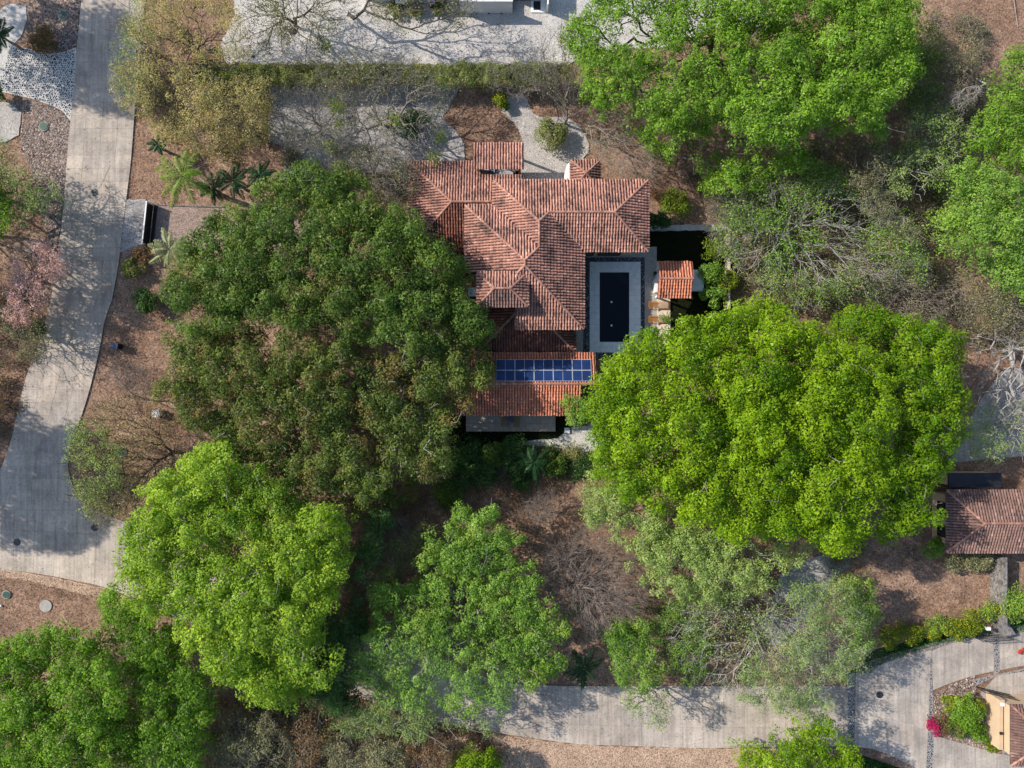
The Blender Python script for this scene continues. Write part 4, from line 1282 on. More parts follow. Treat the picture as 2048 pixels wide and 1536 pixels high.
def bare(name, label, poly, zt, zl, trunk, bark, n=700, rtip=.016, rmax=.2, leaf=None, nleaf=0, lsize=.16, group=None, fork=1.2, seed=None, cat='tree', wpath=.62, lean=(0, 0), tufts=0, alpha=.40, patch=0.5, spray=2.5):
    """a leafless or thinly leaved tree: limbs and twigs through the volume under POLY"""
    NTREE[0] += 1
    seed = seed if seed is not None else NTREE[0] * 17
    rng = np.random.default_rng(seed)
    poly = np.array(rough_poly(smooth_poly(list(poly), 1), 16, 7, seed), float)
    lo, hi = poly.min(0), poly.max(0)
    C = rng.uniform(lo, hi, (n * 4, 2)); C = C[inside(C, poly)][:n]
    d = dist_edge(C, poly); dm = d.max()
    dome = np.sqrt(np.clip(1 - (1 - np.minimum(d / (dm * .9), 1)) ** 2, 0, 1))
    Zt = zl + (zt - zl) * dome
    Z = zl * .8 + (Zt - zl * .8) * rng.uniform(.3, 1, len(C)) ** .6
    XY = np.stack([(C[:, 0] - 1024), (768 - C[:, 1])], 1) * ((1 - Z / H) / 20)[:, None]
    tg = np.column_stack([XY, Z])
    base = W(trunk[0], trunk[1], 0)
    tp = (base[0] * .98 + lean[0], base[1] * .98 + lean[1], fork)
    P, par, R = skeleton((base[0], base[1], -.2), tp, tg, rtip, rmax, seed=seed, wpath=wpath, wiggle=.07, alpha=alpha)
    root = empty(name, base, label, cat, group)
    Vt, Ft = tubes(P, par, R, 5)
    link('trunk', mesh_np('trunk', Vt, Ft, smooth=True), M[bark], root)
    if spray:
        Vs, Fs = twig_spray(tg, np.array(tp), int(len(tg) * spray), rng)
        link('twigs', mesh_np('twigs', Vs, Fs), M[bark], root, 'stuff')
    nl = 0
    if leaf and nleaf:
        g = vnoise(tg[:, :2], 2.2, seed + 9)
        w_ = np.where(g > np.quantile(g, patch), 1.0, .10); w_ /= w_.sum()
        j = rng.choice(len(tg), nleaf, p=w_)
        Pn = tg[j] + rng.normal(0, .38, (nleaf, 3)) * np.array([1, 1, .7]); Pn[:, 2] = np.maximum(Pn[:, 2], .2)
        V, F = leaf_quads(Pn, rng.normal(0, .8, (nleaf, 3)) + np.array([0, 0, .8]), lsize * rng.uniform(.6, 1.4, nleaf), .6, rng)
        link('crown', mesh_np('crown', V, F, np.clip(rng.normal(.5, .25, nleaf), 0, 1)), LF[leaf], root)
        nl = nleaf * 2
    if tufts:
        for q in range(tufts):
            c = tg[rng.integers(len(tg))]
            k = 260
            Pn = c + rng.normal(0, .38, (k, 3))
            V, F = leaf_quads(Pn, rng.normal(0, .7, (k, 3)) + np.array([0, 0, .5]), .2 * rng.uniform(.6, 1.4, k), .35, rng)
            link('leaf_tuft', mesh_np('leaf_tuft', V, F, np.clip(rng.normal(.6, .25, k), 0, 1)), LF['yellowgreen'], root, 'stuff')
            nl += k * 2
    STAT.append((name, nl + len(Ft) * 2))
    return root

def shrub(name, label, px, py, r, h, leaf, n=1500, lsize=.17, seed=None, group=None, cat='shrub', flower=None, squash=(1, 1), aspect=.55, ang=0, bark='bark_dark'):
    """a low bush: stems and a lumpy crown of leaves"""
    NTREE[0] += 1
    seed = seed if seed is not None else NTREE[0] * 19
    rng = np.random.default_rng(seed)
    base = W(px, py, h * .6)[:2]
    root = empty(name, (base[0], base[1], 0), label, cat, group)
    rm = r / 20
    K = max(6, int(14 * rm))
    a = rng.uniform(0, 6.28, K); q = np.sqrt(rng.uniform(0, 1, K)) * .72
    ca, sa = math.cos(ang), math.sin(ang)
    lx, ly = q * np.cos(a) * rm * squash[0], q * np.sin(a) * rm * squash[1]
    cx, cy = base[0] + lx * ca - ly * sa, base[1] + lx * sa + ly * ca
    cz = h * (.35 + .45 * np.sqrt(1 - (q / .75) ** 2 * .9)) * rng.uniform(.8, 1.1, K)
    cc = np.column_stack([cx, cy, cz]); cr = rm * .38 * rng.uniform(.7, 1.2, K)
    ci = rng.integers(0, K, n)
    u = rng.normal(size=(n, 3)); u[:, 2] = np.abs(u[:, 2]) * .9 - .15; u /= np.linalg.norm(u, axis=1, keepdims=True)
    Pn = cc[ci] + u * (cr[ci] * rng.uniform(.6, 1.05, n))[:, None] * np.array([1, 1, min(1, h / rm)])
    Pn[:, 2] = np.maximum(Pn[:, 2], .06)
    ct = np.clip(rng.normal(.5, .15, K), 0, 1)
    V, F = leaf_quads(Pn, u * .6 + rng.normal(0, .5, (n, 3)) + np.array([0, 0, .3]), lsize * rng.uniform(.6, 1.4, n), aspect, rng)
    P, par, R = skeleton((base[0], base[1], -.1), (base[0], base[1], h * .15), cc, .018, .06, seed=seed)
    Vt, Ft = tubes(P, par, R, 5)
    link('stem', mesh_np('stem', Vt, Ft), M[bark], root)
    link('crown', mesh_np('crown', V, F, np.clip(ct[ci] + rng.normal(0, .16, n), 0, 1)), LF[leaf], root)
    if flower:
        fm, fn, fs = flower
        j = rng.integers(0, n, fn)
        Vf, Ff = leaf_quads(Pn[j] + u[j] * .05 + np.array([0, 0, .04]), u[j] + np.array([0, 0, .6]), fs * rng.uniform(.7, 1.3, fn), .85, rng)
        link('flowers', mesh_np('flowers', Vf, Ff, rng.uniform(0, 1, fn)), LF[fm], root, 'stuff')
    STAT.append((name, n * 2))
    return root

def palm(label, px, py, hgt, L, nf, leaf, seed, fan=False, group=None, a0=0, leafw=.075, droop=.5, nleaf=24):
    rng = np.random.default_rng(seed)
    base = W(px, py, hgt)[:2]
    root = empty('palm_tree', (base[0], base[1], 0), label, 'palm', group)
    P = np.array([(base[0], base[1], z) for z in np.linspace(-.1, hgt, 6)]); P[1:-1, :2] += rng.normal(0, .04, (4, 2))
    par = np.arange(-1, 5); R = np.linspace(.17, .10, 6)
    V, F = tubes(P, par, R)
    link('trunk', mesh_np('trunk', V, F, smooth=True), M['bark'], root)
    for f in range(nf):
        a = a0 + 2 * math.pi * f / nf + rng.normal(0, .16)
        up0 = rng.uniform(.25, 1.0) if f % 3 else rng.uniform(.9, 1.5)
        Lf = L * rng.uniform(.8, 1.08) * (1 if f % 3 else .8)
        D = np.array([math.cos(a), math.sin(a)]); S = np.array([-D[1], D[0], 0])
        s = np.linspace(0, 1, 14)
        X = s * Lf * (.96 - .12 * up0); Z = hgt + up0 * Lf * s * .55 - droop * (s ** 2.1) * Lf * (.55 + up0 * .35)
        side = rng.normal(0, .10) * Lf * s ** 2
        C = np.column_stack([base[0] + D[0] * X + S[0] * side, base[1] + D[1] * X + S[1] * side, Z])
        Vr, Fr = tubes(C, np.arange(-1, 13), np.linspace(.035, .010, 14))
        t = np.repeat(np.linspace(.12 if not fan else .45, 1, nleaf), 2); sg = np.tile([1, -1], nleaf)
        if fan: t = np.full(nleaf * 2, .5)
        ii = t * 13; i0 = np.minimum(ii.astype(int), 12); fr = (ii - i0)[:, None]
        Q = C[i0] * (1 - fr) + C[i0 + 1] * fr
        Tg = C[i0 + 1] - C[i0]; Tg /= np.linalg.norm(Tg, axis=1, keepdims=True)
        if fan:
            aa = np.linspace(-1.5, 1.5, nleaf * 2)
            dr = Tg * np.cos(aa)[:, None] + S * np.sin(aa)[:, None]; LL = Lf * .52 * (.8 + .2 * np.cos(aa))
            dr[:, 2] -= .18
        else:
            LL = Lf * .20 * np.sin(np.clip(t * 1.0, 0, 1) * math.pi * .86 + .22) + .05
            dr = S * sg[:, None] * .86 + Tg * .55 + np.array([0, 0, -.32]) + rng.normal(0, .08, (len(t), 3))
        dr /= np.linalg.norm(dr, axis=1, keepdims=True)
        wv = np.cross(dr, np.array([0, 0, 1.0])); wv /= np.maximum(np.linalg.norm(wv, axis=1, keepdims=True), 1e-6)
        lw = leafw
        A = Q - wv * lw * .2; B = Q + dr * (LL * .45)[:, None] + wv * lw * .55; E_ = Q + dr * LL[:, None]; G = Q + dr * (LL * .45)[:, None] - wv * lw * .55
        E_[:, 2] -= LL * .12
        Vl = np.stack([A, B, E_, G], 1).reshape(-1, 3); Fl = np.arange(len(Vl)).reshape(-1, 4)
        V = np.vstack([Vr, Vl]); F = np.vstack([Fr, Fl + len(Vr)])
        tn = np.concatenate([np.full(len(Fr), .7), np.clip(rng.normal(.45 + .12 * math.cos(a - 2.7), .2, len(Fl)), 0, 1)])  # fronds on the sun's side get a lighter tone, sunlight put into the colour
        link('frond', mesh_np('frond', V, F, tn), LF[leaf], root)
    STAT.append(('palm', nf * nleaf * 4))
    return root

def brush(name, polys, n, h, leaf, twn, seed, lsize=.15, exclude=(), label=None, cat=None, clumps=None, twmat='twig', spread=.55):
    """undergrowth nobody could count: low twiggy clumps with small leaves, one mass"""
    rng = np.random.default_rng(seed)
    K = clumps or max(10, n // 160)
    c = Wn(sample_in(polys, K, exclude, rng=rng), 0); K = len(c)
    hh = rng.uniform(.4, 1, K) * h
    ci = rng.integers(0, K, n)
    off = rng.normal(0, spread, (n, 2)); Z = np.maximum(.08, hh[ci] * np.exp(-(off ** 2).sum(1) / (spread * spread * 3)) * rng.uniform(.3, 1, n))
    Pn = np.column_stack([c[ci] + off, Z])
    V, F = leaf_quads(Pn, rng.normal(0, .7, (n, 3)) + np.array([0, 0, .8]), lsize * rng.uniform(.6, 1.5, n), .55, rng)
    tn = np.clip(rng.normal(.5, .12, K)[ci] + rng.normal(0, .2, n), 0, 1)
    o = link(name, mesh_np(name, V, F, tn), LF[leaf], kind='stuff'); tag(o, label, cat)
    if twn:
        ci = rng.integers(0, K, twn)
        a = np.column_stack([c[ci] + rng.normal(0, spread * .5, (twn, 2)), np.full(twn, 0.0)])
        b = a + np.column_stack([rng.normal(0, spread * .9, (twn, 2)), hh[ci] * rng.uniform(.4, 1.1, twn)])
        P = np.empty((twn * 2, 3)); P[0::2] = a; P[1::2] = b
        D = b - a; L = np.linalg.norm(D, axis=1, keepdims=True); D /= L
        X = np.cross(D, np.array([0, 0, 1.])); X /= np.maximum(np.linalg.norm(X, axis=1, keepdims=True), 1e-6); Y = np.cross(D, X)
        ring = []
        for (C_, r) in ((a, .022), (b, .01)):
            for i in range(3):
                t = 2.094 * i; ring.append(C_ + X * r * math.cos(t) + Y * r * math.sin(t))
        V = np.stack(ring, 1).reshape(-1, 3); q = np.array([(0, 1, 4, 3), (1, 2, 5, 4), (2, 0, 3, 5)])
        F = (np.arange(twn)[:, None, None] * 6 + q[None]).reshape(-1, 4)
        o = link(name.replace('undergrowth', 'dry_twigs') if 'undergrowth' in name else name + '_twigs', mesh_np('twigs', V, F), M[twmat], kind='stuff')
    STAT.append((name, n * 2 + twn * 6))
# ---------------------------------------------------------------- trees
# big dark trees left of the villa
tree('shade_tree', 'huge dark green tree spreading between the palms and the west wing of the villa', [(322, 590), (345, 520), (392, 455), (470, 400), (560, 345), (610, 325), (660, 322), (706, 345), (745, 388), (742, 420), (800, 410), (862, 440), (895, 500), (940, 535), (962, 600), (985, 650), (958, 690), (890, 700), (800, 712), (700, 690), (600, 665), (500, 668), (420, 672), (345, 680)],
     9.2, 6.3, (640, 590), 'deep', 'bark', dens=1.15, per=66, lsize=.25, bough=50, bump_=1.35, gap=.10, gapsize=2.2, twigs=160, rmax=.42, rtip=.03, seed=101)
tree('shade_tree', 'broad dark green tree with reddish gaps just above the lime green tree', [(318, 690), (360, 655), (440, 650), (540, 665), (640, 668), (720, 690), (735, 760), (700, 840), (760, 900), (790, 960), (760, 1000), (690, 1012), (620, 1005), (560, 955), (490, 935), (430, 892), (372, 888), (340, 830), (306, 800), (322, 750)],
     8.0, 5.5, (540, 790), 'deep2', 'bark', dens=1.15, per=62, lsize=.25, bough=46, bump_=1.2, gap=.13, gapsize=1.5, twigs=160, rmax=.36, rtip=.03, seed=102)
tree('shade_tree', 'olive green tree leaning over the west end of the solar panel roof', [(725, 700), (800, 712), (880, 690), (945, 672), (978, 700), (990, 740), (975, 790), (930, 815), (915, 870), (925, 920), (895, 955), (830, 960), (780, 945), (735, 900), (705, 830)],
     7.4, 5.2, (800, 830), 'deep2', 'bark_pale', dens=1.1, per=60, lsize=.25, bough=40, bump_=1.2, gap=.20, gapsize=1.6, twigs=160, rmax=.3, rtip=.03, seed=103)
tree('shade_tree', 'sparse pale green tree tucked against the west wing roof', [(748, 400), (800, 385), (860, 425), (880, 470), (850, 490), (790, 470), (745, 440)], 5.2, 4.0, (800, 445), 'dusty', 'bark', dens=.8, per=34, lsize=.17, gap=.25, twigs=80, rmax=.14, seed=104, bump_=.6)
tree('lime_tree', 'large lime green tree by the left road above the corner trees', [(262, 1000), (310, 950), (370, 905), (440, 880), (500, 915), (560, 960), (620, 1000), (690, 1030), (712, 1090), (690, 1160), (660, 1210), (650, 1270), (672, 1330), (640, 1395), (560, 1425), (500, 1400), (440, 1370), (380, 1310), (350, 1260), (290, 1240), (240, 1190), (222, 1120), (235, 1060)],
     10.0, 6.7, (470, 1165), 'lime', 'bark', dens=1.2, per=70, lsize=.25, bough=52, bump_=1.5, gap=.07, gapsize=1.7, twigs=100, rmax=.4, rtip=.03, seed=105)
tree('corner_tree', 'mid green tree in the bottom left corner of the plot', [(-60, 1300), (20, 1265), (70, 1262), (130, 1250), (200, 1290), (260, 1330), (290, 1400), (270, 1480), (230, 1560), (-60, 1600)],
     8.1, 5.5, (90, 1430), 'mid', 'bark', dens=1.15, per=66, lsize=.25, bough=44, bump_=1.4, gap=.08, gapsize=1.6, twigs=80, rmax=.33, rtip=.03, seed=106)
tree('corner_tree', 'dark green tree between the lime tree and the corner tree', [(190, 1240), (200, 1180), (250, 1190), (300, 1235), (352, 1265), (385, 1315), (425, 1400), (420, 1480), (395, 1560), (230, 1580), (260, 1480), (280, 1400), (235, 1310)],
     7.0, 4.7, (310, 1420), 'mid', 'bark', dens=1.15, per=66, lsize=.25, bough=40, bump_=1.3, gap=.10, gapsize=1.5, twigs=80, rmax=.3, tone=(.32, .2), seed=107)
tree('feathery_tree', 'mid green tree with pale branches showing, south of the villa between two brown clearings', [(925, 1000), (945, 1025), (1000, 1010), (985, 1050), (1040, 1060), (1048, 1110), (1090, 1160), (1110, 1210), (1138, 1260), (1140, 1320), (1100, 1370), (1050, 1400), (980, 1435), (900, 1440), (820, 1420), (740, 1400), (685, 1370), (680, 1300), (700, 1260), (740, 1240), (735, 1180), (770, 1150), (830, 1140), (840, 1080), (890, 1050), (910, 1020)],
     6.2, 4.0, (945, 1245), 'fresh', 'bark_pale', dens=1.2, per=50, lsize=.22, clump=.7, bough=34, bump_=1.1, gap=.34, gapsize=1.0, twigs=620, rmax=.22, rtip=.022, under=.3, seed=108, smooth=1)
tree('acid_tree', 'huge vivid yellow-green tree southeast of the pool', [(1170, 790), (1185, 735), (1240, 700), (1290, 665), (1345, 655), (1400, 640), (1440, 605), (1480, 585), (1530, 600), (1590, 620), (1640, 650), (1700, 680), (1760, 700), (1800, 760), (1790, 830), (1810, 900), (1790, 980), (1750, 1030), (1720, 1110), (1680, 1120), (1640, 1085), (1560, 1080), (1490, 1090), (1420, 1060), (1370, 1040), (1290, 1010), (1220, 985), (1190, 940), (1175, 880), (1190, 840)],
     11.1, 7.4, (1480, 850), 'bright', 'bark', dens=1.15, per=74, lsize=.26, clump=.95, bough=56, bump_=1.9, gap=.03, gapsize=1.3, twigs=60, rmax=.5, rtip=.03, seed=109)
tree('broad_tree', 'deep green tree behind the east side of the vivid yellow-green tree', [(1640, 640), (1700, 620), (1760, 612), (1790, 640), (1860, 625), (1915, 660), (1950, 700), (1930, 760), (1945, 830), (1920, 900), (1895, 960), (1890, 1030), (1850, 1075), (1790, 1090), (1750, 1080), (1760, 1000), (1800, 900), (1790, 800), (1750, 700)],
     8.5, 5.9, (1830, 850), 'bright', 'bark', dens=1.1, per=66, lsize=.26, bough=46, bump_=1.5, gap=.08, gapsize=1.5, twigs=60, rmax=.36, rtip=.03, tone=(.30, .2), seed=110)
tree('young_tree', 'single leafy branch of pale green over the solar roof corner', [(1118, 800), (1140, 785), (1170, 800), (1185, 830), (1170, 850), (1135, 850)], 4.9, 4.3, (1178, 850), 'fresh', 'bark', clump=.6, per=46, lsize=.2, gap=.1, twigs=20, rmax=.1, seed=111, bump_=.4)
tree('pale_tree', 'pale sage green tree along the southern edge of the vivid yellow-green tree', [(1165, 960), (1190, 930), (1230, 975), (1300, 1010), (1380, 1045), (1460, 1080), (1560, 1085), (1640, 1090), (1660, 1120), (1600, 1150), (1560, 1170), (1500, 1190), (1460, 1215), (1400, 1210), (1350, 1200), (1290, 1180), (1260, 1130), (1200, 1080), (1165, 1020)],
     5.9, 3.8, (1380, 1120), 'sage', 'bark_pale', dens=1.1, per=50, lsize=.2, clump=.7, bough=34, bump_=.9, gap=.22, gapsize=1.4, twigs=260, rmax=.2, rtip=.022, seed=112, tone=(.62, .22))
bare('dead_tree', 'leafless grey-brown tree fanning over the brown clearing south of the villa', [(1085, 1100), (1130, 1075), (1190, 1055), (1250, 1080), (1290, 1130), (1300, 1190), (1275, 1240), (1225, 1268), (1160, 1262), (1110, 1215), (1085, 1160)], 6.0, 3.0, (1160, 1170), 'twig', n=1500, rtip=.013, rmax=.14, fork=.8, seed=113)
bare('pale_branched_tree', 'white-branched tree spreading from the clearing towards the street beside the junction', [(1345, 1190), (1400, 1170), (1460, 1165), (1530, 1170), (1600, 1195), (1660, 1215), (1700, 1270), (1690, 1350), (1620, 1400), (1540, 1420), (1460, 1400), (1400, 1350), (1345, 1290), (1330, 1230)], 7.0, 3.7, (1500, 1230), 'bark_pale', n=620, rtip=.018, rmax=.22, leaf='pale', nleaf=4500, lsize=.17, seed=114, fork=2.0, alpha=.39, spray=3)
tree('light_tree', 'thin airy pale green tree hanging over the street beside the junction', [(1560, 1180), (1640, 1160), (1700, 1150), (1740, 1180), (1750, 1240), (1740, 1300), (1765, 1340), (1700, 1350), (1690, 1410), (1640, 1440), (1570, 1430), (1500, 1420), (1460, 1370), (1500, 1310), (1560, 1290), (1600, 1250)],
     7.0, 4.9, (1610, 1300), 'pale', 'bark_pale', dens=1.0, per=48, lsize=.17, clump=.75, bough=34, bump_=1.0, gap=.30, gapsize=1.5, twigs=420, rmax=.2, rtip=.02, under=.2, seed=115)
tree('broad_bush', 'leafy green tree at the right end of the verge hedge', [(1680, 1160), (1740, 1150), (1765, 1200), (1755, 1270), (1740, 1320), (1700, 1340), (1680, 1290), (1700, 1230)], 5.2, 3.4, (1715, 1250), 'fresh', 'bark', per=50, lsize=.2, clump=.7, gap=.2, gapsize=1.2, bump_=.9, seed=116, twigs=60, rmax=.15)
tree('small_tree', 'small round fresh green tree overhanging the street south of the dead tree', [(1215, 1265), (1250, 1240), (1300, 1248), (1330, 1290), (1335, 1350), (1330, 1395), (1290, 1400), (1240, 1385), (1215, 1330)], 5.2, 3.4, (1270, 1315), 'fresh', 'bark_pale', per=52, lsize=.2, clump=.7, bough=30, gap=.14, gapsize=1.2, bump_=.9, seed=117, twigs=80, rmax=.16)
tree('thin_tree', 'scanty pale foliage drooping over the street beside the small fresh green tree', [(1240, 1390), (1290, 1385), (1345, 1400), (1340, 1450), (1310, 1465), (1270, 1440), (1240, 1420)], 5.5, 4.2, (1300, 1375), 'pale', 'bark_pale', per=24, lsize=.16, clump=.6, gap=.45, gapsize=1.0, bump_=.5, seed=118, twigs=70, rmax=.1, under=.1)
tree('street_tree', 'bright green tree at the bottom edge south of the junction street', [(1480, 1500), (1520, 1470), (1560, 1490), (1620, 1450), (1680, 1435), (1700, 1470), (1720, 1530), (1710, 1600), (1480, 1600)], 5.5, 3.8, (1620, 1540), 'bright', 'bark', per=56, lsize=.22, clump=.75, bough=34, gap=.14, gapsize=1.3, bump_=1.0, seed=119, twigs=60, rmax=.18, tone=(.45, .25))
tree('sapling', 'small bright green tree cut off by the bottom edge south of the feathery tree', [(890, 1530), (930, 1505), (985, 1510), (1010, 1540), (990, 1600), (900, 1600)], 4.0, 3.0, (945, 1550), 'bright', 'bark', per=40, lsize=.2, clump=.6, gap=.2, bump_=.5, seed=120, rmax=.1)
# north-east
tree('open_tree', 'fresh green tree with dark limbs showing over the white gravel court', [(1130, 40), (1180, -20), (1240, -60), (1400, -80), (1480, -40), (1500, 40), (1500, 130), (1480, 200), (1440, 260), (1390, 330), (1340, 300), (1290, 260), (1230, 235), (1180, 200), (1150, 150), (1140, 90)],
     8.9, 5.9, (1425, 125), 'mid', 'bark_dark', dens=1.15, per=48, lsize=.23, clump=.8, bough=42, bump_=1.3, gap=.30, gapsize=2.6, twigs=300, rmax=.36, rtip=.03, seed=121, under=.3, tone=(.55, .22))
tree('park_tree', 'large leafy green tree at the top right beyond the fresh one with dark limbs', [(1440, 60), (1480, -40), (1560, -80), (1780, -80), (1850, -20), (1830, 60), (1845, 130), (1830, 200), (1790, 230), (1770, 280), (1700, 250), (1640, 270), (1600, 300), (1540, 310), (1480, 300), (1450, 250), (1470, 170)],
     9.6, 6.7, (1650, 110), 'mid', 'bark', dens=1.15, per=64, lsize=.25, clump=.9, bough=50, bump_=1.6, gap=.10, gapsize=1.8, twigs=120, rmax=.42, rtip=.03, seed=122, tone=(.6, .22))
tree('park_tree', 'lower green tree edge reaching down towards the black lawn', [(1270, 250), (1340, 290), (1400, 320), (1470, 300), (1540, 310), (1620, 300), (1640, 330), (1600, 360), (1560, 350), (1520, 380), (1470, 390), (1420, 380), (1400, 340), (1340, 320), (1290, 300)],
     5.9, 4.0, (1500, 330), 'mid', 'bark', per=46, lsize=.22, clump=.75, bough=36, bump_=1.0, gap=.25, gapsize=1.6, twigs=120, rmax=.2, seed=123)
tree('edge_tree', 'green tree cut off by the right edge, just below the pinkish clearing', [(1960, 190), (1985, 140), (2020, 90), (2080, 60), (2130, 100), (2130, 330), (2060, 350), (2000, 330), (1955, 290), (1980, 240)], 7.8, 5.5, (2050, 220), 'mid', 'bark', per=64, lsize=.24, gap=.08, bump_=1.3, seed=124, tone=(.5, .2))
tree('edge_tree', 'bright green tree cut off by the right edge, the lower and wider one', [(1862, 420), (1900, 380), (1890, 340), (1940, 320), (2000, 320), (2060, 340), (2130, 340), (2130, 620), (2060, 610), (2000, 560), (1960, 540), (1920, 500), (1870, 470)], 7.4, 5.2, (1990, 450), 'fresh', 'bark', per=62, lsize=.24, bough=44, gap=.10, gapsize=1.5, bump_=1.3, seed=125, tone=(.6, .22))
tree('scrub_tree', 'dusty pale olive tree in the dry wood, between two green trees', [(1800, 240), (1850, 200), (1920, 220), (1965, 250), (1955, 320), (1900, 350), (1860, 400), (1800, 410), (1760, 380), (1780, 320), (1810, 290)], 5.5, 3.7, (1865, 300), 'sage', 'bark_pale', per=32, lsize=.16, clump=.7, gap=.35, gapsize=1.3, twigs=300, rmax=.14, bump_=.9, seed=126, under=.3, tone=(.45, .25))
tree('scrub_tree', 'dark green tree in the dry wood right against the large leafy top tree', [(1780, 60), (1840, 30), (1880, 60), (1890, 130), (1870, 200), (1840, 240), (1800, 210), (1820, 140)], 5.2, 3.7, (1840, 130), 'deep', 'bark', per=44, lsize=.18, clump=.75, gap=.25, gapsize=1.3, twigs=160, rmax=.16, bump_=.8, seed=127)
bare('dry_tree', 'grey twiggy tree in the dry wood at the top right beside the clearing', [(1870, 40), (1930, 20), (1970, 80), (1960, 160), (1930, 230), (1880, 220), (1870, 130)], 4.8, 2.6, (1915, 120), 'twig', n=420, rtip=.013, leaf='dusty', nleaf=3500, lsize=.14, seed=128, spray=1)
bare('dry_tree', 'white limbed bare tree lying over the dry wood under the large top tree', [(1890, 190), (1960, 160), (1975, 190), (1920, 220), (1890, 215)], 6.0, 4.5, (1960, 160), 'bark_pale', n=90, rtip=.02, rmax=.12, seed=129)
bare('limb_tree', 'big grey tree with bare spreading limbs and scattered new leaves east of the black lawn', [(1430, 420), (1480, 380), (1560, 350), (1640, 360), (1720, 380), (1800, 420), (1850, 470), (1870, 540), (1830, 590), (1760, 600), (1700, 590), (1640, 620), (1570, 600), (1500, 560), (1440, 500)], 6.7, 3.7, (1560, 480), 'bark_pale', n=850, rtip=.017, rmax=.24, leaf='fresh', nleaf=12000, lsize=.18, seed=130, fork=2.2, patch=.5, spray=2.2, alpha=.37)
bare('limb_tree', 'smaller grey tree with bare limbs next to the black lawn and the gravel strip', [(1420, 380), (1470, 360), (1510, 400), (1530, 460), (1500, 520), (1440, 510), (1415, 460)], 5.2, 3.0, (1490, 450), 'bark', n=500, rtip=.017, rmax=.16, leaf='pale', nleaf=2600, lsize=.17, seed=131)
tree('light_tree', 'pale green thin tree over the brown slope right of the barbecue pavilion', [(1480, 560), (1560, 590), (1640, 610), (1720, 590), (1800, 590), (1850, 600), (1850, 540), (1800, 480), (1720, 470), (1700, 520), (1620, 560), (1540, 520)], 4.8, 3.1, (1680, 560), 'dusty', 'bark_pale', per=30, lsize=.17, clump=.7, gap=.42, gapsize=1.5, twigs=240, rmax=.12, bump_=.8, seed=132, under=.2, tone=(.5, .25))
bare('fallen_limb_tree', 'white dead tree with thick crooked limbs at the right edge by the side street', [(1930, 680), (1980, 640), (2060, 630), (2120, 680), (2110, 780), (2060, 830), (1990, 850), (1950, 800), (1960, 740)], 5.5, 3.0, (2010, 700), 'bark_pale', n=260, rtip=.035, rmax=.24, seed=133, fork=2.0)
bare('dry_tree', 'brown twiggy tree with a fallen pale trunk at the right edge of the dry wood', [(1880, 560), (1940, 540), (2010, 580), (2090, 600), (2100, 680), (2030, 690), (1960, 660), (1890, 640)], 5.0, 2.5, (1970, 610), 'twig', n=500, rtip=.013, leaf='dusty', nleaf=6000, lsize=.14, seed=134, spray=1)
tree('light_tree', 'airy blue-green tree over the side street at the right edge', [(1930, 830), (1990, 800), (2060, 790), (2120, 820), (2120, 900), (2040, 910), (1960, 930), (1920, 890)], 4.8, 3.4, (2020, 860), 'pale', 'bark_pale', per=26, lsize=.16, clump=.7, gap=.4, twigs=200, rmax=.14, bump_=.7, seed=135, under=.2)
# north-west
tree('acacia', 'wide yellow-olive feathery tree beside the top of the left road', [(225, 120), (240, 40), (290, -30), (380, -60), (450, -20), (500, 60), (540, 130), (545, 200), (530, 270), (470, 290), (400, 310), (330, 300), (290, 260), (250, 240), (215, 180)],
     5.9, 3.7, (400, 110), 'olive', 'bark_dark', dens=1.1, per=34, lsize=.15, clump=.75, bough=36, bump_=.9, gap=.42, gapsize=2.2, twigs=420, rmax=.18, rtip=.016, under=.25, seed=136, tone=(.7, .25))
tree('acacia', 'darker olive thorny tree at the west corner of the grey gravel drive', [(400, 165), (450, 140), (520, 145), (552, 185), (528, 225), (556, 262), (515, 298), (430, 300), (390, 240)], 5.5, 3.2, (470, 215), 'olive', 'bark_dark', per=30, lsize=.15, clump=.65, gap=.35, gapsize=1.2, twigs=260, rmax=.1, bump_=.7, seed=137, tone=(.4, .3))
tree('acacia', 'thin grey-green feathery tree over the road edge at the top', [(215, 60), (235, -20), (300, -50), (320, 30), (300, 120), (280, 220), (240, 240), (210, 180)], 5.2, 3.8, (285, 90), 'sage', 'bark', per=22, lsize=.13, clump=.7, gap=.40, gapsize=1.4, twigs=260, rmax=.1, bump_=.6, seed=138, under=.1, tone=(.6, .2))
bare('gravel_tree', 'nearly leafless tree on the white gravel yard in the far top left', [(470, 30), (520, -40), (620, -60), (700, -20), (720, 40), (670, 70), (640, 130), (560, 120), (500, 100)], 5.2, 3.0, (590, 45), 'bark_dark', n=340, rtip=.020, rmax=.26, leaf='dusty', nleaf=5000, lsize=.15, seed=139, tufts=3)
bare('gravel_tree', 'bare tree with twisted limbs on the white gravel near the lone rooftop corner', [(720, -60), (820, -90), (930, -60), (960, 30), (900, 80), (860, 70), (780, 60), (730, 20)], 5.9, 3.7, (700, 30), 'bark_dark', n=200, rtip=.024, rmax=.30, seed=140, leaf='dusty', nleaf=2500)
bare('drive_tree', 'many stemmed bare grey tree in the middle of the grey gravel drive', [(700, 200), (730, 150), (800, 130), (880, 140), (930, 165), (900, 200), (890, 260), (880, 320), (830, 345), (770, 340), (730, 300), (700, 250)], 6.3, 3.3, (778, 252), 'bark', n=420, rtip=.022, rmax=.22, fork=1.0, seed=141, tufts=4, leaf='dusty', nleaf=1600, lsize=.15)
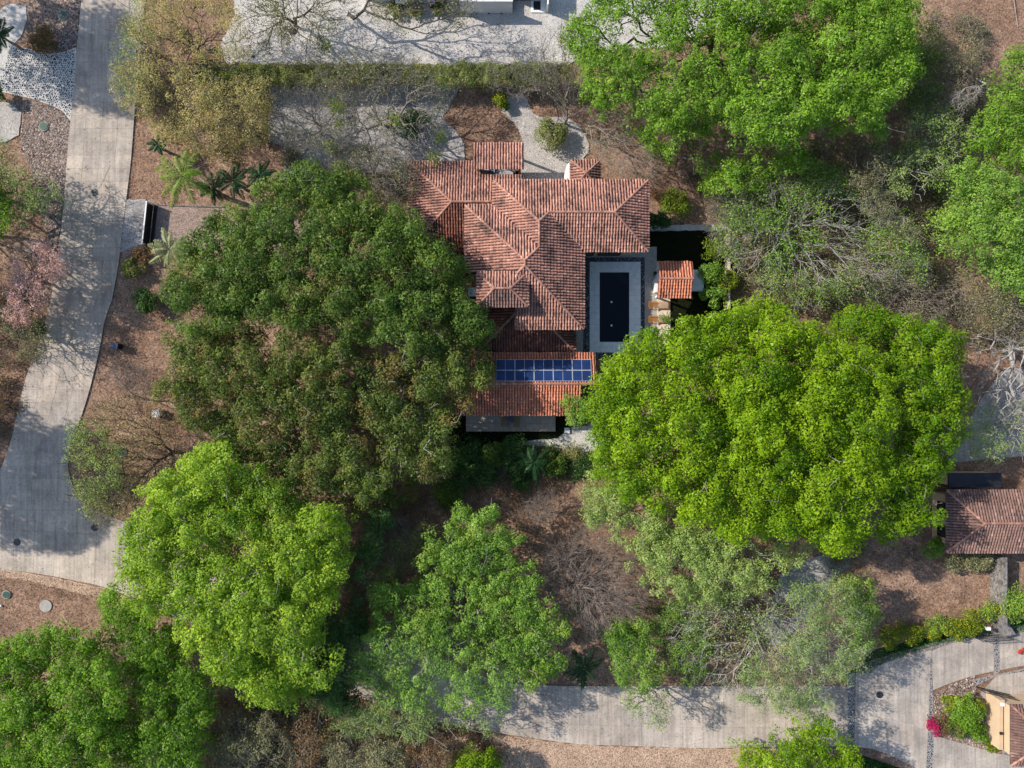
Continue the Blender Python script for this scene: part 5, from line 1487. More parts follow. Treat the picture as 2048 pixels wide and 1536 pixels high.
bare('drive_tree', 'wispy grey bare tree at the west side of the grey gravel drive', [(540, 190), (600, 160), (700, 170), (720, 230), (700, 300), (640, 310), (570, 290), (540, 240)], 6.0, 3.5, (640, 262), 'bark', n=650, rtip=.013, rmax=.12, leaf='dusty', nleaf=2600, lsize=.13, seed=142, tufts=3)
bare('drive_tree', 'low twiggy grey tree between the grey gravel drive and the west wing', [(640, 300), (720, 290), (800, 310), (850, 340), (830, 400), (780, 400), (740, 360), (680, 340)], 5.0, 2.6, (745, 345), 'bark', n=500, rtip=.014, rmax=.1, leaf='dusty', nleaf=2600, lsize=.15, seed=143)
bare('path_tree', 'leaning bare grey tree at the top of the curving gravel path', [(1060, 130), (1090, 60), (1130, 30), (1180, 60), (1190, 130), (1180, 220), (1150, 240), (1110, 190), (1020, 180)], 5.5, 3.3, (1132, 245), 'bark', n=330, rtip=.016, rmax=.15, fork=2.4, leaf='dusty', nleaf=1500, lsize=.14, seed=144, tufts=2)
bare('path_tree', 'bare twiggy tree reaching over the brown bed right of the tiny tile porch', [(1170, 230), (1230, 210), (1300, 250), (1330, 330), (1290, 370), (1230, 340), (1180, 300)], 5.5, 3.2, (1175, 265), 'twig', n=480, rtip=.012, rmax=.1, leaf='dusty', nleaf=1500, lsize=.13, seed=145)
# left edge
tree('roadside_tree', 'airy pale green tree at the left edge by the river stones', [(-60, 280), (0, 275), (50, 290), (100, 350), (130, 400), (90, 440), (40, 450), (10, 480), (-60, 480)], 5.9, 4.1, (20, 400), 'pale', 'bark_dark', per=34, lsize=.17, clump=.75, gap=.35, gapsize=1.6, twigs=300, rmax=.2, bump_=.9, seed=146, under=.3)
tree('roadside_tree', 'bright green tree cut off by the left edge beside the airy pale tree', [(-80, 330), (-10, 340), (20, 390), (25, 450), (0, 480), (-80, 480)], 6.4, 4.8, (-30, 410), 'mid', 'bark_dark', per=50, lsize=.2, clump=.75, gap=.1, seed=147, bump_=.9)
tree('blossom_tree', 'pink blossoming tree at the left edge of the road', [(8, 560), (20, 505), (60, 480), (110, 485), (138, 530), (125, 575), (80, 605), (60, 655), (15, 650), (-5, 600)], 5.2, 3.7, (70, 560), 'pink', 'bark_dark', per=48, lsize=.16, clump=.65, gap=.30, gapsize=1.3, twigs=260, rmax=.14, bump_=.7, seed=148, under=.2)
tree('roadside_tree', 'thin olive tree below the pink blossoming tree', [(-60, 600), (0, 590), (60, 600), (110, 620), (120, 670), (80, 720), (20, 730), (-60, 720)], 4.8, 3.1, (20, 660), 'dusty', 'bark_dark', per=26, lsize=.16, clump=.7, gap=.45, twigs=300, rmax=.14, bump_=.7, seed=149, under=.2, tone=(.3, .25))
for (q, lb, s) in (([(-600, -260), (-500, -350), (-370, -330), (-310, -220), (-320, -110), (-400, -60), (-560, -110)], 'tall tree beyond the top left corner that shades the cobbled apron', 150),
                   ([(-790, 740), (-640, 680), (-480, 720), (-420, 850), (-450, 980), (-590, 1040), (-760, 960)], 'tall tree beyond the left edge that shades the wide part of the road', 151)):
    tree('shade_tree', lb, q, 14.5, 10, (np.mean([p[0] for p in q]), np.mean([p[1] for p in q])), 'mid', 'bark', per=60, lsize=.42, clump=1.2, gap=.10, gapsize=1.8, bump_=1.2, seed=s, under=.9)
bare('roadside_tree', 'dark limbed tree at the left edge whose shadow crosses the road', [(-300, 300), (-160, 230), (-60, 290), (-30, 440), (-60, 560), (-200, 600), (-300, 480)], 9.5, 6.0, (-160, 420), 'bark_dark', n=420, rtip=.024, rmax=.24, leaf='mid', nleaf=17000, lsize=.22, patch=.3, seed=152)
bare('thorn_tree', 'thin olive tree with dark gnarled limbs between the road and the dark tree', [(140, 900), (160, 830), (220, 790), (300, 790), (350, 840), (360, 920), (340, 980), (280, 1040), (210, 1060), (160, 1010), (135, 960)], 4.8, 2.8, (345, 905), 'bark_dark', n=1100, rtip=.014, rmax=.22, leaf='olive', nleaf=9000, lsize=.12, seed=153, fork=1.2, patch=.25)
bare('dry_tree', 'small leafless grey tree in the strip between road and dark tree near the utility box', [(225, 740), (270, 720), (310, 745), (300, 800), (250, 800), (225, 770)], 3.6, 2.0, (265, 790), 'twig', n=260, rtip=.012, rmax=.08, seed=154)
bare('dry_tree', 'grey brushy tree in the gap between dark tree and feathery tree', [(760, 1050), (800, 1020), (840, 1060), (830, 1120), (790, 1140), (755, 1110)], 4.0, 2.0, (795, 1090), 'twig', n=420, rtip=.013, rmax=.08, seed=155)
bare('dry_tree', 'small bare grey shrub tree at the top of the brown clearing', [(1050, 1000), (1085, 975), (1120, 1000), (1110, 1040), (1065, 1045)], 2.6, 1.2, (1085, 1020), 'twig', n=240, rtip=.012, rmax=.06, seed=156)
tree('understorey_tree', 'dark low tree in the gap right of the lime green tree', [(700, 1060), (750, 1010), (790, 1030), (760, 1100), (750, 1170), (715, 1230), (690, 1240), (690, 1160), (710, 1100)], 6.0, 4.0, (725, 1130), 'shade', 'bark_dark', per=44, lsize=.19, clump=.7, gap=.25, bump_=.8, seed=157, twigs=120, tone=(.5, .25))
tree('understorey_tree', 'dark olive foliage at the foot of the dark tree above the brown clearing', [(600, 960), (680, 1000), (760, 990), (800, 950), (850, 950), (870, 985), (800, 1010), (720, 1040), (640, 1020)], 4.8, 3.4, (730, 990), 'deep2', 'bark_dark', per=44, lsize=.2, clump=.7, gap=.25, bump_=.8, seed=158, tone=(.3, .25))
tree('understorey_tree', 'dark bluish scrub tree between the lime tree and the feathery tree by the hidden street', [(615, 1240), (700, 1220), (745, 1250), (715, 1300), (705, 1370), (735, 1430), (650, 1440), (600, 1390), (620, 1330), (610, 1280)], 5.5, 3.6, (680, 1330), 'shade', 'bark_dark', per=60, lsize=.19, clump=.7, gap=.0, bump_=.8, seed=160, twigs=160, tone=(.6, .25), under=.9, dens=1.4)
tree('light_tree', 'sparse pale tree over the shoulder of the street below the feathery tree', [(650, 1400), (730, 1390), (830, 1420), (930, 1435), (1010, 1430), (1000, 1470), (920, 1480), (800, 1490), (700, 1480), (650, 1450)], 5.0, 3.4, (800, 1450), 'pale', 'bark_pale', per=34, lsize=.17, clump=.65, gap=.28, gapsize=1.4, bump_=.6, seed=161, twigs=260, rmax=.1, under=.3)
tree('light_tree', 'dusty olive thicket tree at the bottom edge left of the sapling', [(660, 1440), (740, 1430), (800, 1480), (820, 1560), (760, 1600), (640, 1600), (640, 1500)], 4.5, 3.0, (730, 1540), 'dusty', 'bark', per=34, lsize=.17, clump=.65, gap=.30, gapsize=1.4, bump_=.6, seed=162, twigs=260, rmax=.1, under=.3)
tree('light_tree', 'yellow-green airy tree along the street edge west of the white-branched tree', [(1330, 1200), (1390, 1190), (1440, 1220), (1430, 1300), (1400, 1370), (1350, 1380), (1335, 1300), (1300, 1240)], 5.0, 3.4, (1375, 1290), 'fresh', 'bark', per=30, lsize=.16, clump=.6, gap=.45, gapsize=1.2, bump_=.6, seed=163, twigs=260, rmax=.1, under=.2, tone=(.35, .2))
bare('dry_tree', 'grey twiggy tree north of the limb tree under the big green crowns', [(1480, 340), (1560, 320), (1660, 330), (1720, 380), (1640, 410), (1540, 390)], 5.5, 3.2, (1600, 370), 'twig', n=420, rtip=.013, rmax=.1, leaf='fresh', nleaf=5000, lsize=.16, seed=164, spray=1.2)
tree('scrub_tree', 'olive scrub tree between the limb tree and the right edge tree', [(1700, 300), (1790, 290), (1800, 420), (1850, 460), (1840, 520), (1780, 480), (1720, 420), (1680, 350)], 5.5, 3.6, (1760, 390), 'dusty', 'bark', per=34, lsize=.15, clump=.65, gap=.40, gapsize=1.2, bump_=.7, seed=165, twigs=300, rmax=.1, under=.2, tone=(.3, .25))
tree('scrub_tree', 'brownish scrub tree at the bottom edge right of the dark green tree', [(425, 1440), (480, 1410), (560, 1440), (600, 1500), (580, 1600), (420, 1600)], 5.0, 3.6, (505, 1520), 'dusty', 'bark', per=34, lsize=.16, clump=.65, gap=.35, gapsize=1.3, bump_=.7, seed=170, twigs=300, rmax=.1, under=.2, tone=(.3, .28))
tree('scrub_tree', 'thin brown leaved scrub tree at the bottom edge under the lime tree', [(560, 1430), (640, 1410), (680, 1440), (650, 1500), (620, 1600), (570, 1600)], 4.6, 3.2, (610, 1510), 'brown', 'bark', per=30, lsize=.16, clump=.65, gap=.35, gapsize=1.3, bump_=.7, seed=171, twigs=300, rmax=.1, under=.2, tone=(.6, .28))
tree('scrub_tree', 'olive brown scrub tree over the bottom edge next to the sapling', [(800, 1490), (860, 1470), (910, 1490), (900, 1560), (860, 1600), (800, 1600)], 4.0, 2.8, (850, 1540), 'brown', 'bark', per=30, lsize=.16, clump=.6, gap=.35, gapsize=1.2, bump_=.6, seed=172, twigs=200, rmax=.1, under=.2, tone=(.7, .28))
tree('scrub_tree', 'dusty scrub tree in the narrow gap below the dark tree, left of the feathery tree', [(740, 1130), (800, 1060), (860, 1040), (890, 1060), (840, 1110), (800, 1150), (745, 1190)], 4.4, 3.0, (800, 1110), 'hedge', 'bark', per=30, lsize=.15, clump=.6, gap=.40, gapsize=1.2, bump_=.6, seed=173, twigs=260, rmax=.1, under=.2, tone=(.3, .28))
bare('dry_tree', 'fine grey leafless tree at the south side of the big limb tree', [(1690, 560), (1780, 540), (1870, 560), (1900, 620), (1860, 680), (1780, 620), (1700, 620)], 5.0, 2.8, (1790, 600), 'twig', n=520, rtip=.012, rmax=.1, leaf='dusty', nleaf=2500, lsize=.14, seed=180, spray=2)
bare('dry_tree', 'fine grey leafless tree right beside the bright green tree at the right edge', [(1780, 180), (1860, 150), (1930, 220), (1900, 300), (1820, 300)], 5.0, 3.0, (1860, 230), 'twig', n=420, rtip=.012, rmax=.1, leaf='dusty', nleaf=1800, lsize=.14, seed=181, spray=2)
bare('dry_tree', 'wispy bare tree standing over the hedge at the head of the gravel path', [(960, 110), (1030, 90), (1100, 110), (1140, 170), (1060, 200), (980, 180)], 5.0, 3.0, (1060, 160), 'bark', n=260, rtip=.012, rmax=.1, seed=182, spray=2.5)
bare('dry_tree', 'wispy bare tree standing over the hedge above the grey gravel drive', [(620, 120), (700, 100), (800, 100), (860, 140), (800, 190), (700, 190), (630, 170)], 5.0, 3.0, (740, 165), 'bark', n=300, rtip=.012, rmax=.1, seed=183, spray=2.5, leaf='dusty', nleaf=900)
tree('thin_tree', 'thin sage green tree hanging over the bend of the left road', [(130, 860), (160, 830), (215, 850), (250, 900), (250, 980), (230, 1050), (170, 1040), (135, 990), (128, 920)], 5.5, 4.2, (240, 950), 'sage', 'bark_dark', per=30, lsize=.14, clump=.65, gap=.35, gapsize=1.3, bump_=.6, seed=184, twigs=260, rmax=.1, under=.15, tone=(.55, .22))
# ---- shrubs
S_ = [('round dark bush standing in the grey gravel drive beside the bare tree trunk', 825, 250, 36, 2.2, 'shade', 3200),
      ('dome shaped green-gold bush in the curving gravel path', 1103, 268, 36, 1.7, 'hedge', 3600),
      ('small yellow-green bush where the gravel path begins', 1000, 200, 20, 1.3, 'yellowgreen', 1200),
      ('small dark bush beside the yellow-green one on the gravel path', 1012, 210, 14, .9, 'shade', 700),
      ('bright leafy shrub against the east wall of the villa', 1352, 408, 32, 2.0, 'yellowgreen', 2600),
      ('dark shrub hugging the wall east of the villa below the leafy one', 1318, 440, 26, 1.4, 'shade', 1800),
      ('dark brown-green shrub at the north east corner of the villa', 1316, 395, 18, 1.2, 'brown', 900),
      ('small green mound bush right of the road above the round dark bush', 265, 540, 25, 1.3, 'hedge', 1800),
      ('round dark green bush at the right of the road near the pale fan palm', 291, 603, 28, 1.7, 'shade', 2600),
      ('reddish dry bush between the driveway mouth and the pale fan palm', 285, 510, 24, 1.1, 'brown', 1200),
      ('dark green planting below the terrace, the leftmost clump', 935, 905, 34, 2.2, 'shade', 3000),
      ('dark green planting below the terrace under the pale lily flower', 965, 935, 34, 2.2, 'shade', 3000),
      ('dark green planting below the terrace in the middle of the row', 1030, 905, 36, 2.3, 'shade', 3200),
      ('dark leafy bush just below the row of terrace planting', 1040, 940, 26, 1.6, 'shade', 1600),
      ('low hedge bush beside the gravel at the right of the terrace planting', 1140, 912, 30, 1.2, 'hedge', 1800),
      ('low dark hedge bush below the lime tree at the end of the gravel', 1165, 935, 32, 1.2, 'shade', 1800),
      ('low shadowed bush left of the terrace under the dark tree', 915, 955, 30, 1.6, 'shade', 1800),
      ('round green shrub in the dark planting between terrace and brown ground', 985, 905, 32, 2.2, 'deep', 2800),
      ('broad green shrub below the terrace nearest the palm on its right', 1105, 925, 30, 1.9, 'deep', 2600),
      ('small green shrub under the drooping palm fronds', 1045, 965, 22, 1.2, 'shade', 1300),
      ('broad dark shrub at the left end of the brown clearing under the terrace planting', 895, 985, 34, 1.8, 'deep', 2600),
      ('loose green shrub with separate leaves along the far side of the black lawn', 1430, 500, 26, 2.2, 'yellowgreen', 1300),
      ('loose green shrub right of the barbecue counter', 1425, 545, 30, 2.4, 'fresh', 1800),
      ('loose green shrub right of the lit patch of grass', 1428, 590, 28, 2.2, 'fresh', 1500),
      ('yellow-green shrub between black lawn and brown slope', 1452, 560, 26, 2.2, 'yellowgreen', 1300),
      ('small green plant leaning over the second teak lounger', 1333, 632, 17, 1.5, 'fresh', 420),
      ('yellow flowering hedge bush at the west end of the verge', 1775, 1275, 26, 1.3, 'yellowgreen', 2000),
      ('yellow flowering hedge bush, second along the verge from the west', 1815, 1268, 26, 1.3, 'yellowgreen', 2000),
      ('yellow flowering hedge bush, third along the verge from the west', 1850, 1262, 25, 1.3, 'yellowgreen', 2000),
      ('loose paler shrub breaking the yellow flowering verge hedge', 1873, 1250, 23, 2.0, 'fresh', 1500),
      ('clipped oval yellow flowering hedge block near the metal gate', 1925, 1250, 33, 1.7, 'yellowgreen', 5200),
      ('leafy shrub between clipped yellow hedge and stone wall', 1975, 1222, 25, 2.0, 'fresh', 1800),
      ('big pale yellow-flecked bush right of the stone wall', 2030, 1208, 40, 2.6, 'fresh', 4200),
      ('bright green bush with yellow blossom in the island bed', 1935, 1432, 36, 2.2, 'mid', 3600),
      ('yellow blossomed bush on the upper side of the island bed', 1925, 1400, 24, 1.7, 'fresh', 1700),
      ('darker feathery bush in the middle of the island bed', 1915, 1455, 24, 1.8, 'deep', 1700),
      ('yellow blossomed bush facing the tan garden wall', 1962, 1412, 17, 1.5, 'yellowgreen', 900),
      ('loose green bush at the lower side of the island bed', 1958, 1465, 22, 1.4, 'mid', 1400),
      ('small magenta flowering shoot above the bougainvillea', 1861, 1438, 8, .9, 'magenta', 260),
      ('small bush with bright yellow flowers at the tip of the island bed', 1895, 1408, 18, 1.4, 'yellowgreen', 1100),
      ('reddish loose bush in the island bed beside the magenta flowers', 1885, 1448, 24, 1.3, 'brown', 1100),
      ('magenta bougainvillea at the corner of the island bed', 1868, 1456, 17, 1.3, 'magenta', 1300),
      ('low yellow flowering edging plant at the foot of the island bed', 1985, 1486, 20, .6, 'yellowgreen', 900),
      ('green shrub at the south west corner of the neighbouring roof', 1865, 1095, 25, 2.2, 'fresh', 2200),
      ('long grey-green shrub under the south eave of the neighbouring roof', 1915, 1118, 30, 1.7, 'dusty', 2400),
      ('grey-green shrub under the neighbouring roof near the stone wall', 1960, 1118, 28, 1.6, 'dusty', 2200),
      ('coral leaved plant at the right edge of the upper drive', 2046, 1303, 9, .8, 'red', 500),
      ('dry brown bush on the river stones near the top left corner', 85, 78, 34, 1.3, 'brown', 3000),
      ('dark shrub on the left edge below the cobbled apron', -4, 190, 22, 1.6, 'shade', 1200),
      ('dark shrub in the strip below the pink tree', 75, 660, 20, 1.4, 'shade', 900),
      ('small green bush cluster by the trunk of the dead tree', 1150, 1215, 22, 1.2, 'hedge', 900),
      ('pale grey agave-like shrub at the south west of the gravel drive', 520, 272, 18, 1.2, 'dusty', 900)]
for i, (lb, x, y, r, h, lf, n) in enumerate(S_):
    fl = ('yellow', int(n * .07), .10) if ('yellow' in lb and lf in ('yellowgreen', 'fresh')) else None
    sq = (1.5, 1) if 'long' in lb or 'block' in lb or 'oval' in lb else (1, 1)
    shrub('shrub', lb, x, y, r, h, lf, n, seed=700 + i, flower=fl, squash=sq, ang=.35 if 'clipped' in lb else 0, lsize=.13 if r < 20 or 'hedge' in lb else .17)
# hedge between yard and drive, in runs one can tell apart
def hedge_run(x0, x1, leaf, lb, seed):
    tree('hedge', lb, [(x0, 127), ((x0 + x1) / 2, 126), (x1, 128), (x1 + 3, 150), (x1, 168), ((x0 + x1) / 2, 167), (x0, 169), (x0 - 3, 150)], 2.3, 1.9, ((x0 + x1) / 2, 150), leaf, 'bark_dark', cat='hedge', clump=.42, per=70, lsize=.14, bough=22, bump_=.18, gap=.0,
         gapsize=1.0, twigs=120, rmax=.06, rtip=.012, seed=seed, smooth=0, zlow=.5, under=.6, fork=.2, thick=.35, edge_in=2)
hedge_run(395, 560, 'hedge', 'clipped hedge between the two gravel areas, the run at the olive tree', 401)
hedge_run(562, 720, 'hedge', 'clipped green hedge run above the west half of the grey gravel drive', 402)
hedge_run(722, 905, 'hedge', 'clipped green hedge run above the many stemmed bare tree', 403)
hedge_run(907, 1020, 'hedge', 'browner dried hedge run above the bare red soil', 404)
hedge_run(1022, 1150, 'hedge', 'twiggy hedge run ending at the fresh green tree', 405)
# ---- palms
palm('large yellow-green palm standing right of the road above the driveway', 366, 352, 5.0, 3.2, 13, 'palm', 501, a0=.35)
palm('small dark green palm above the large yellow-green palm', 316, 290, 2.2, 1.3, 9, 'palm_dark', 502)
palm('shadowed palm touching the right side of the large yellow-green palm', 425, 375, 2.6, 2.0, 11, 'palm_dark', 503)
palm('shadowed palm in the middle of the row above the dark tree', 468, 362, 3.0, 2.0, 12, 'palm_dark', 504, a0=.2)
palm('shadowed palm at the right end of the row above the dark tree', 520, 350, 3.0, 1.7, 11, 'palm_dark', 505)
palm('pale silvery fan palm at the left edge of the dark tree', 340, 498, 4.6, 2.3, 15, 'palm_pale', 506, nleaf=20, droop=.35)
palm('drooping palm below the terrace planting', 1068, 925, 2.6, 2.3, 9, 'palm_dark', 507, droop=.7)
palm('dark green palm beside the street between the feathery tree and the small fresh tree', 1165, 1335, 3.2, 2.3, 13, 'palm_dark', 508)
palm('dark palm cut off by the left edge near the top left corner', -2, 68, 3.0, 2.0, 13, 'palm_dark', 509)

# ---- undergrowth and litter
EX = [YARD, DRIVE, PATH, LAWN, LAWN2, APRON, DRIVEWAY, WESTYARD, [(810, 315), (1310, 315), (1460, 460), (1460, 660), (1200, 880), (900, 880), (900, 500), (810, 500)],
      RL + RR[::-1], BT + BB[::-1], [(1700, 1360), (1862, 1300), (2100, 1230), (2100, 1600), (1700, 1500)], [(1885, 975), (2100, 975), (2100, 1110), (1885, 1110)]]
FRAME = [(-80, -60), (2130, -60), (2130, 1600), (-80, 1600)]
flat_scatter('leaf_litter', [FRAME], 90000, (.09, .20), M['dead_leaf'], exclude=EX, tilt=.45, z=-.03, seed=601)
flat_scatter('fallen_leaves', [RL + RR[::-1], BT + BB[::-1], YARD, DRIVE, PATH, LITPATH], 3500, (.07, .15), M['dead_leaf'], tilt=.3, z=.06, seed=602)
flat_scatter('verge_leaves', [[(262, 130), (290, 130), (262, 420), (244, 420)], [(-80, 1140), (0, 1138), (80, 1152), (211, 1180), (205, 1215), (80, 1185), (-80, 1170)], [(1000, 1470), (1150, 1492), (1400, 1500), (1695, 1496), (1700, 1540), (1000, 1540)]], 6000, (.06, .13), M['dead_leaf'], tilt=.3, z=-.02, seed=603)
brush('undergrowth', [[(400, 1400), (700, 1400), (900, 1440), (1000, 1480), (1000, 1600), (400, 1600)]], 26000, 1.7, 'brown', 2200, 611, exclude=EX, lsize=.17)
brush('undergrowth', [[(430, 1420), (650, 1400), (800, 1460), (860, 1600), (430, 1600)]], 12000, 2.0, 'dusty', 600, 612, exclude=EX, lsize=.17, clumps=60)
brush('undergrowth', [[(1450, 330), (1640, 280), (1800, 230), (1900, 180), (1960, 240), (1900, 400), (1880, 560), (1960, 600), (2060, 600), (2060, 700), (1880, 680), (1700, 610), (1480, 640), (1450, 500)]], 30000, 1.8, 'dusty', 4200, 613, exclude=EX, lsize=.15)
brush('undergrowth', [[(1400, 340), (1640, 280), (1900, 180), (1960, 240), (1900, 560), (1700, 610), (1500, 620)]], 14000, 2.0, 'hedge', 1200, 614, exclude=EX, lsize=.16, clumps=80)
brush('undergrowth', [[(1840, 30), (1960, 60), (1960, 250), (1800, 260)]], 9000, 2.2, 'dusty', 1400, 615, lsize=.15, exclude=EX, clumps=50)
brush('undergrowth', [[(-60, 560), (80, 600), (90, 700), (40, 800), (0, 900), (-60, 960)]], 7000, 1.4, 'brown', 1500, 616, exclude=EX, lsize=.14)
brush('undergrowth', [[(270, 60), (420, 40), (540, 180), (540, 320), (420, 330), (300, 260)]], 9000, 1.3, 'olive', 1500, 617, exclude=EX, lsize=.14, clumps=80)
brush('undergrowth', [[(560, 300), (800, 300), (810, 400), (740, 420), (640, 400)]], 8000, 1.2, 'dusty', 1500, 618, exclude=EX, lsize=.14)
brush('undergrowth', [[(700, 1000), (900, 960), (1180, 950), (1170, 1010), (1050, 1040), (900, 1040), (850, 1120), (740, 1220), (690, 1240)]], 9000, .9, 'brown', 2200, 619, exclude=EX, lsize=.15)
brush('undergrowth', [[(1290, 1200), (1480, 1210), (1600, 1220), (1480, 1360), (1330, 1350)], [(1640, 1110), (1720, 1090), (1740, 1150), (1680, 1200)]], 8000, 1.3, 'hedge', 2000, 620, exclude=EX, lsize=.15)
brush('undergrowth', [[(1170, 170), (1330, 240), (1460, 360), (1420, 440), (1340, 360), (1260, 320), (1190, 250)]], 3000, .7, 'brown', 1200, 621, exclude=EX, lsize=.13)
flat_scatter('weeds', [FRAME], 14000, (.10, .22), LF['hedge'], exclude=EX, tilt=1.0, z=.0, aspect=.25, seed=604, up=.10)
flat_scatter('dry_straw', [FRAME], 22000, (.18, .42), M['dead_leaf'], exclude=EX, tilt=.35, z=.0, aspect=.07, seed=605)
brush('undergrowth', [[(900, 880), (1170, 905), (1170, 945), (900, 965)]], 9000, 1.1, 'shade', 300, 622, lsize=.17, clumps=60)
# ---------------------------------------------------------------- neighbours, street furniture, small things
# neighbouring house at the right edge
nb = empty('neighbour_house', W(2000, 1045), 'weathered dark brown hipped tile roof cut off by the right edge', 'house')
ze = 3.0; k = (1 - ze / H) / 20
X0, X1 = (1893 - 1024) * k, (2200 - 1024) * k
YN, YS = (768 - 981) * k, (768 - 1104) * k
hy = (YN - YS) / 2; YM = (YN + YS) / 2; pt = .34
slope(nb, [(X0, YN), (X1, YN), (X1, YM), (X0 + hy, YM)], (X0, YN), (0, 1), ze, pt, M['tile_grey'], 61, wid=.27)
slope(nb, [(X0, YS), (X1, YS), (X1, YM), (X0 + hy, YM)], (X0, YS), (0, -1), ze, pt, M['tile_grey'], 62, wid=.27)
slope(nb, [(X0, YS), (X0, YN), (X0 + hy, YM)], (X0, YM), (-1, 0), ze, pt, M['tile_grey'], 63, wid=.27)
zt_ = ze + pt * hy + .02
ridge(nb, (X0 + hy, YM, zt_), (X1, YM, zt_)); ridge(nb, (X0 + hy, YM, zt_), (X0, YN, ze + .02)); ridge(nb, (X0 + hy, YM, zt_), (X0, YS, ze + .02))
MB().box(X0 + .5, X1 - .5, YS + .6, YN - .6, -.05, ze).build('wall', M['wall_tan'], nb)
for y in (YM + 1, YM - 1.2): window_in(nb, X0 + .47, y, .9, 2.1, 1.2, (-1, 0), 1)
window_in(nb, X0 + 5, YS + .57, .9, 2.2, 1.6, (0, -1), 1)
a, b_ = W(1877, 1018, .6), W(1893, 1072, .6)
tag(MB().box(a[0], b_[0] + .5, b_[1], a[1], -.05, .6).build('planter_wall', M['wall_tan']), 'low tan wall beside the west end of the weathered neighbour roof', 'wall')
a, b_ = W(1897, 946, 2.4), W(2003, 974, 2.4)
t = empty('flat_roof_shed', ((a[0] + b_[0]) / 2, (a[1] + b_[1]) / 2, 0), 'flat black roofed shed north of the weathered neighbour roof', 'shed')
MB().box(a[0], b_[0], b_[1], a[1], 2.25, 2.42).build('roof', M['dark_metal'], t)
MB().box(a[0] + .15, b_[0] - .15, b_[1] + .15, a[1] - .15, -.05, 2.25).build('wall', M['wall_tan'], t)
MB().box(a[0] + .05, b_[0] - .05, b_[1] + .05, b_[1] + .1, 2.42, 2.5).build('roof_rib', M['iron'], t)
# stone wall running south from it
xb = W(1981, 0)[0]; y1, y0 = W(0, 1106)[1], W(0, 1238)[1]
st = MB().box(xb + .01, xb + .29, y0, y1, -.1, 1.78).build('stone_wall', M['stone_wall'])
tag(st, 'grey stone boundary wall running south from the neighbour roof', 'wall')
rr = random.Random(5); n = 0
ny, nz = 26, 7
me_pool = []
for q in range(6):
    r2 = random.Random(q)
    v = [(-.03 + r2.uniform(-.015, .01), s * .118 + r2.uniform(-.02, .02), t2 * .115 + r2.uniform(-.02, .02)) for s, t2 in ((-1, -1), (1, -1), (1, 1), (-1, 1))]
    v += [(.03, p[1] * 1.05, p[2] * 1.05) for p in v]
    m_ = mesh_py('stone', v, [(3, 2, 1, 0), (0, 1, 5, 4), (1, 2, 6, 5), (2, 3, 7, 6), (3, 0, 4, 7)]); m_.materials.append(M['stone_wall']); me_pool.append(m_)
for i in range(ny):
    for j in range(nz):
        o = bpy.data.objects.new('stone', rr.choice(me_pool)); COL.objects.link(o)
        o.location = (xb, y0 + (i + .5 + (j % 2) * .4) * (y1 - y0) / (ny + .5), .12 + j * .25)
        o.parent = st
MB().box(xb - .04, xb + .34, y0 - .02, y1, 1.78, 1.86).build('coping', M['stone_wall'], st)
a, b_ = W(1985, 1236, 1.0), W(2015, 1264, 1.0)
tag(MB().prism([W(1982, 1240)[:2], W(2000, 1232)[:2], W(2018, 1262)[:2], W(1996, 1268)[:2]], -.05, .9).build('gate_pillar', M['stone_wall']), 'squat stone gate pillar at the foot of the boundary wall', 'pillar')

def rail_panel(name, p0, p1, h, mat, label, cat, n=14, parent=None):
    t = empty(name, (p0[0], p0[1], 0), label, cat)
    p0, p1 = Vector((p0[0], p0[1], 0)), Vector((p1[0], p1[1], 0))
    for z in (.12, h / 2, h): MB().tube(p0 + Vector((0, 0, z)), p1 + Vector((0, 0, z)), .03, .03, 5).build('rail', mat, t)
    for i in range(n + 1):
        q = p0.lerp(p1, i / n)
        MB().tube(q + Vector((0, 0, .12)), q + Vector((0, 0, h)), .018 if i % n else .04, .018 if i % n else .04, 5).build('bar', mat, t)
    return t
rail_panel('metal_gate', W(1946, 1272), W(2004, 1268), 1.6, M['dark_metal'], 'dark barred metal gate leaning over the drive below the clipped yellow hedge', 'gate')
rail_panel('metal_gate', W(1950, 1372), W(2035, 1392), 1.5, M['dark_metal'], 'dark barred metal gate beside the white apron of the corner house', 'gate')
x, y, _ = W(1976, 1257, 1.4)
t = empty('letter_box', (x, y, 0), 'small white box on a post behind the upper metal gate', 'box')
MB().tube((x, y, -.05), (x, y, 1.2), .04, .04, 6).build('post', M['dark_metal'], t)
MB().box(x - .18, x + .18, y - .13, y + .13, 1.2, 1.5).build('body', M['white_paint'], t)
MB().box(x - .2, x + .2, y - .15, y + .15, 1.5, 1.53).build('lid', M['white_paint'], t)

# corner house at the bottom right
ch = empty('corner_house', W(2060, 1470), 'tan walled house corner with brown tile roof at the bottom right corner', 'house')
ze = 3.4; k = (1 - ze / H) / 20
X0, X1 = (2022 - 1024) * k, (2260 - 1024) * k
YN, YS = (768 - 1410) * k, (768 - 1530) * k
YM = (YN + YS) / 2; hy = (YN - YS) / 2
slope(ch, [(X0, YN), (X1, YN), (X1, YM), (X0 + hy, YM)], (X0, YN), (0, 1), ze, .36, M['tile_grey'], 71)
slope(ch, [(X0, YS), (X1, YS), (X1, YM), (X0 + hy, YM)], (X0, YS), (0, -1), ze, .36, M['tile_grey'], 72)
slope(ch, [(X0, YS), (X0, YN), (X0 + hy, YM)], (X0, YM), (-1, 0), ze, .36, M['tile_grey'], 73)
ridge(ch, (X0, YN, ze + .02), (X0 + hy, YM, ze + .36 * hy + .02)); ridge(ch, (X0, YS, ze + .02), (X0 + hy, YM, ze + .36 * hy + .02))
MB().box(X0 + .5, X1 - .5, YS + .5, YN - .5, -.05, ze).build('wall', M['wall_tan'], ch)
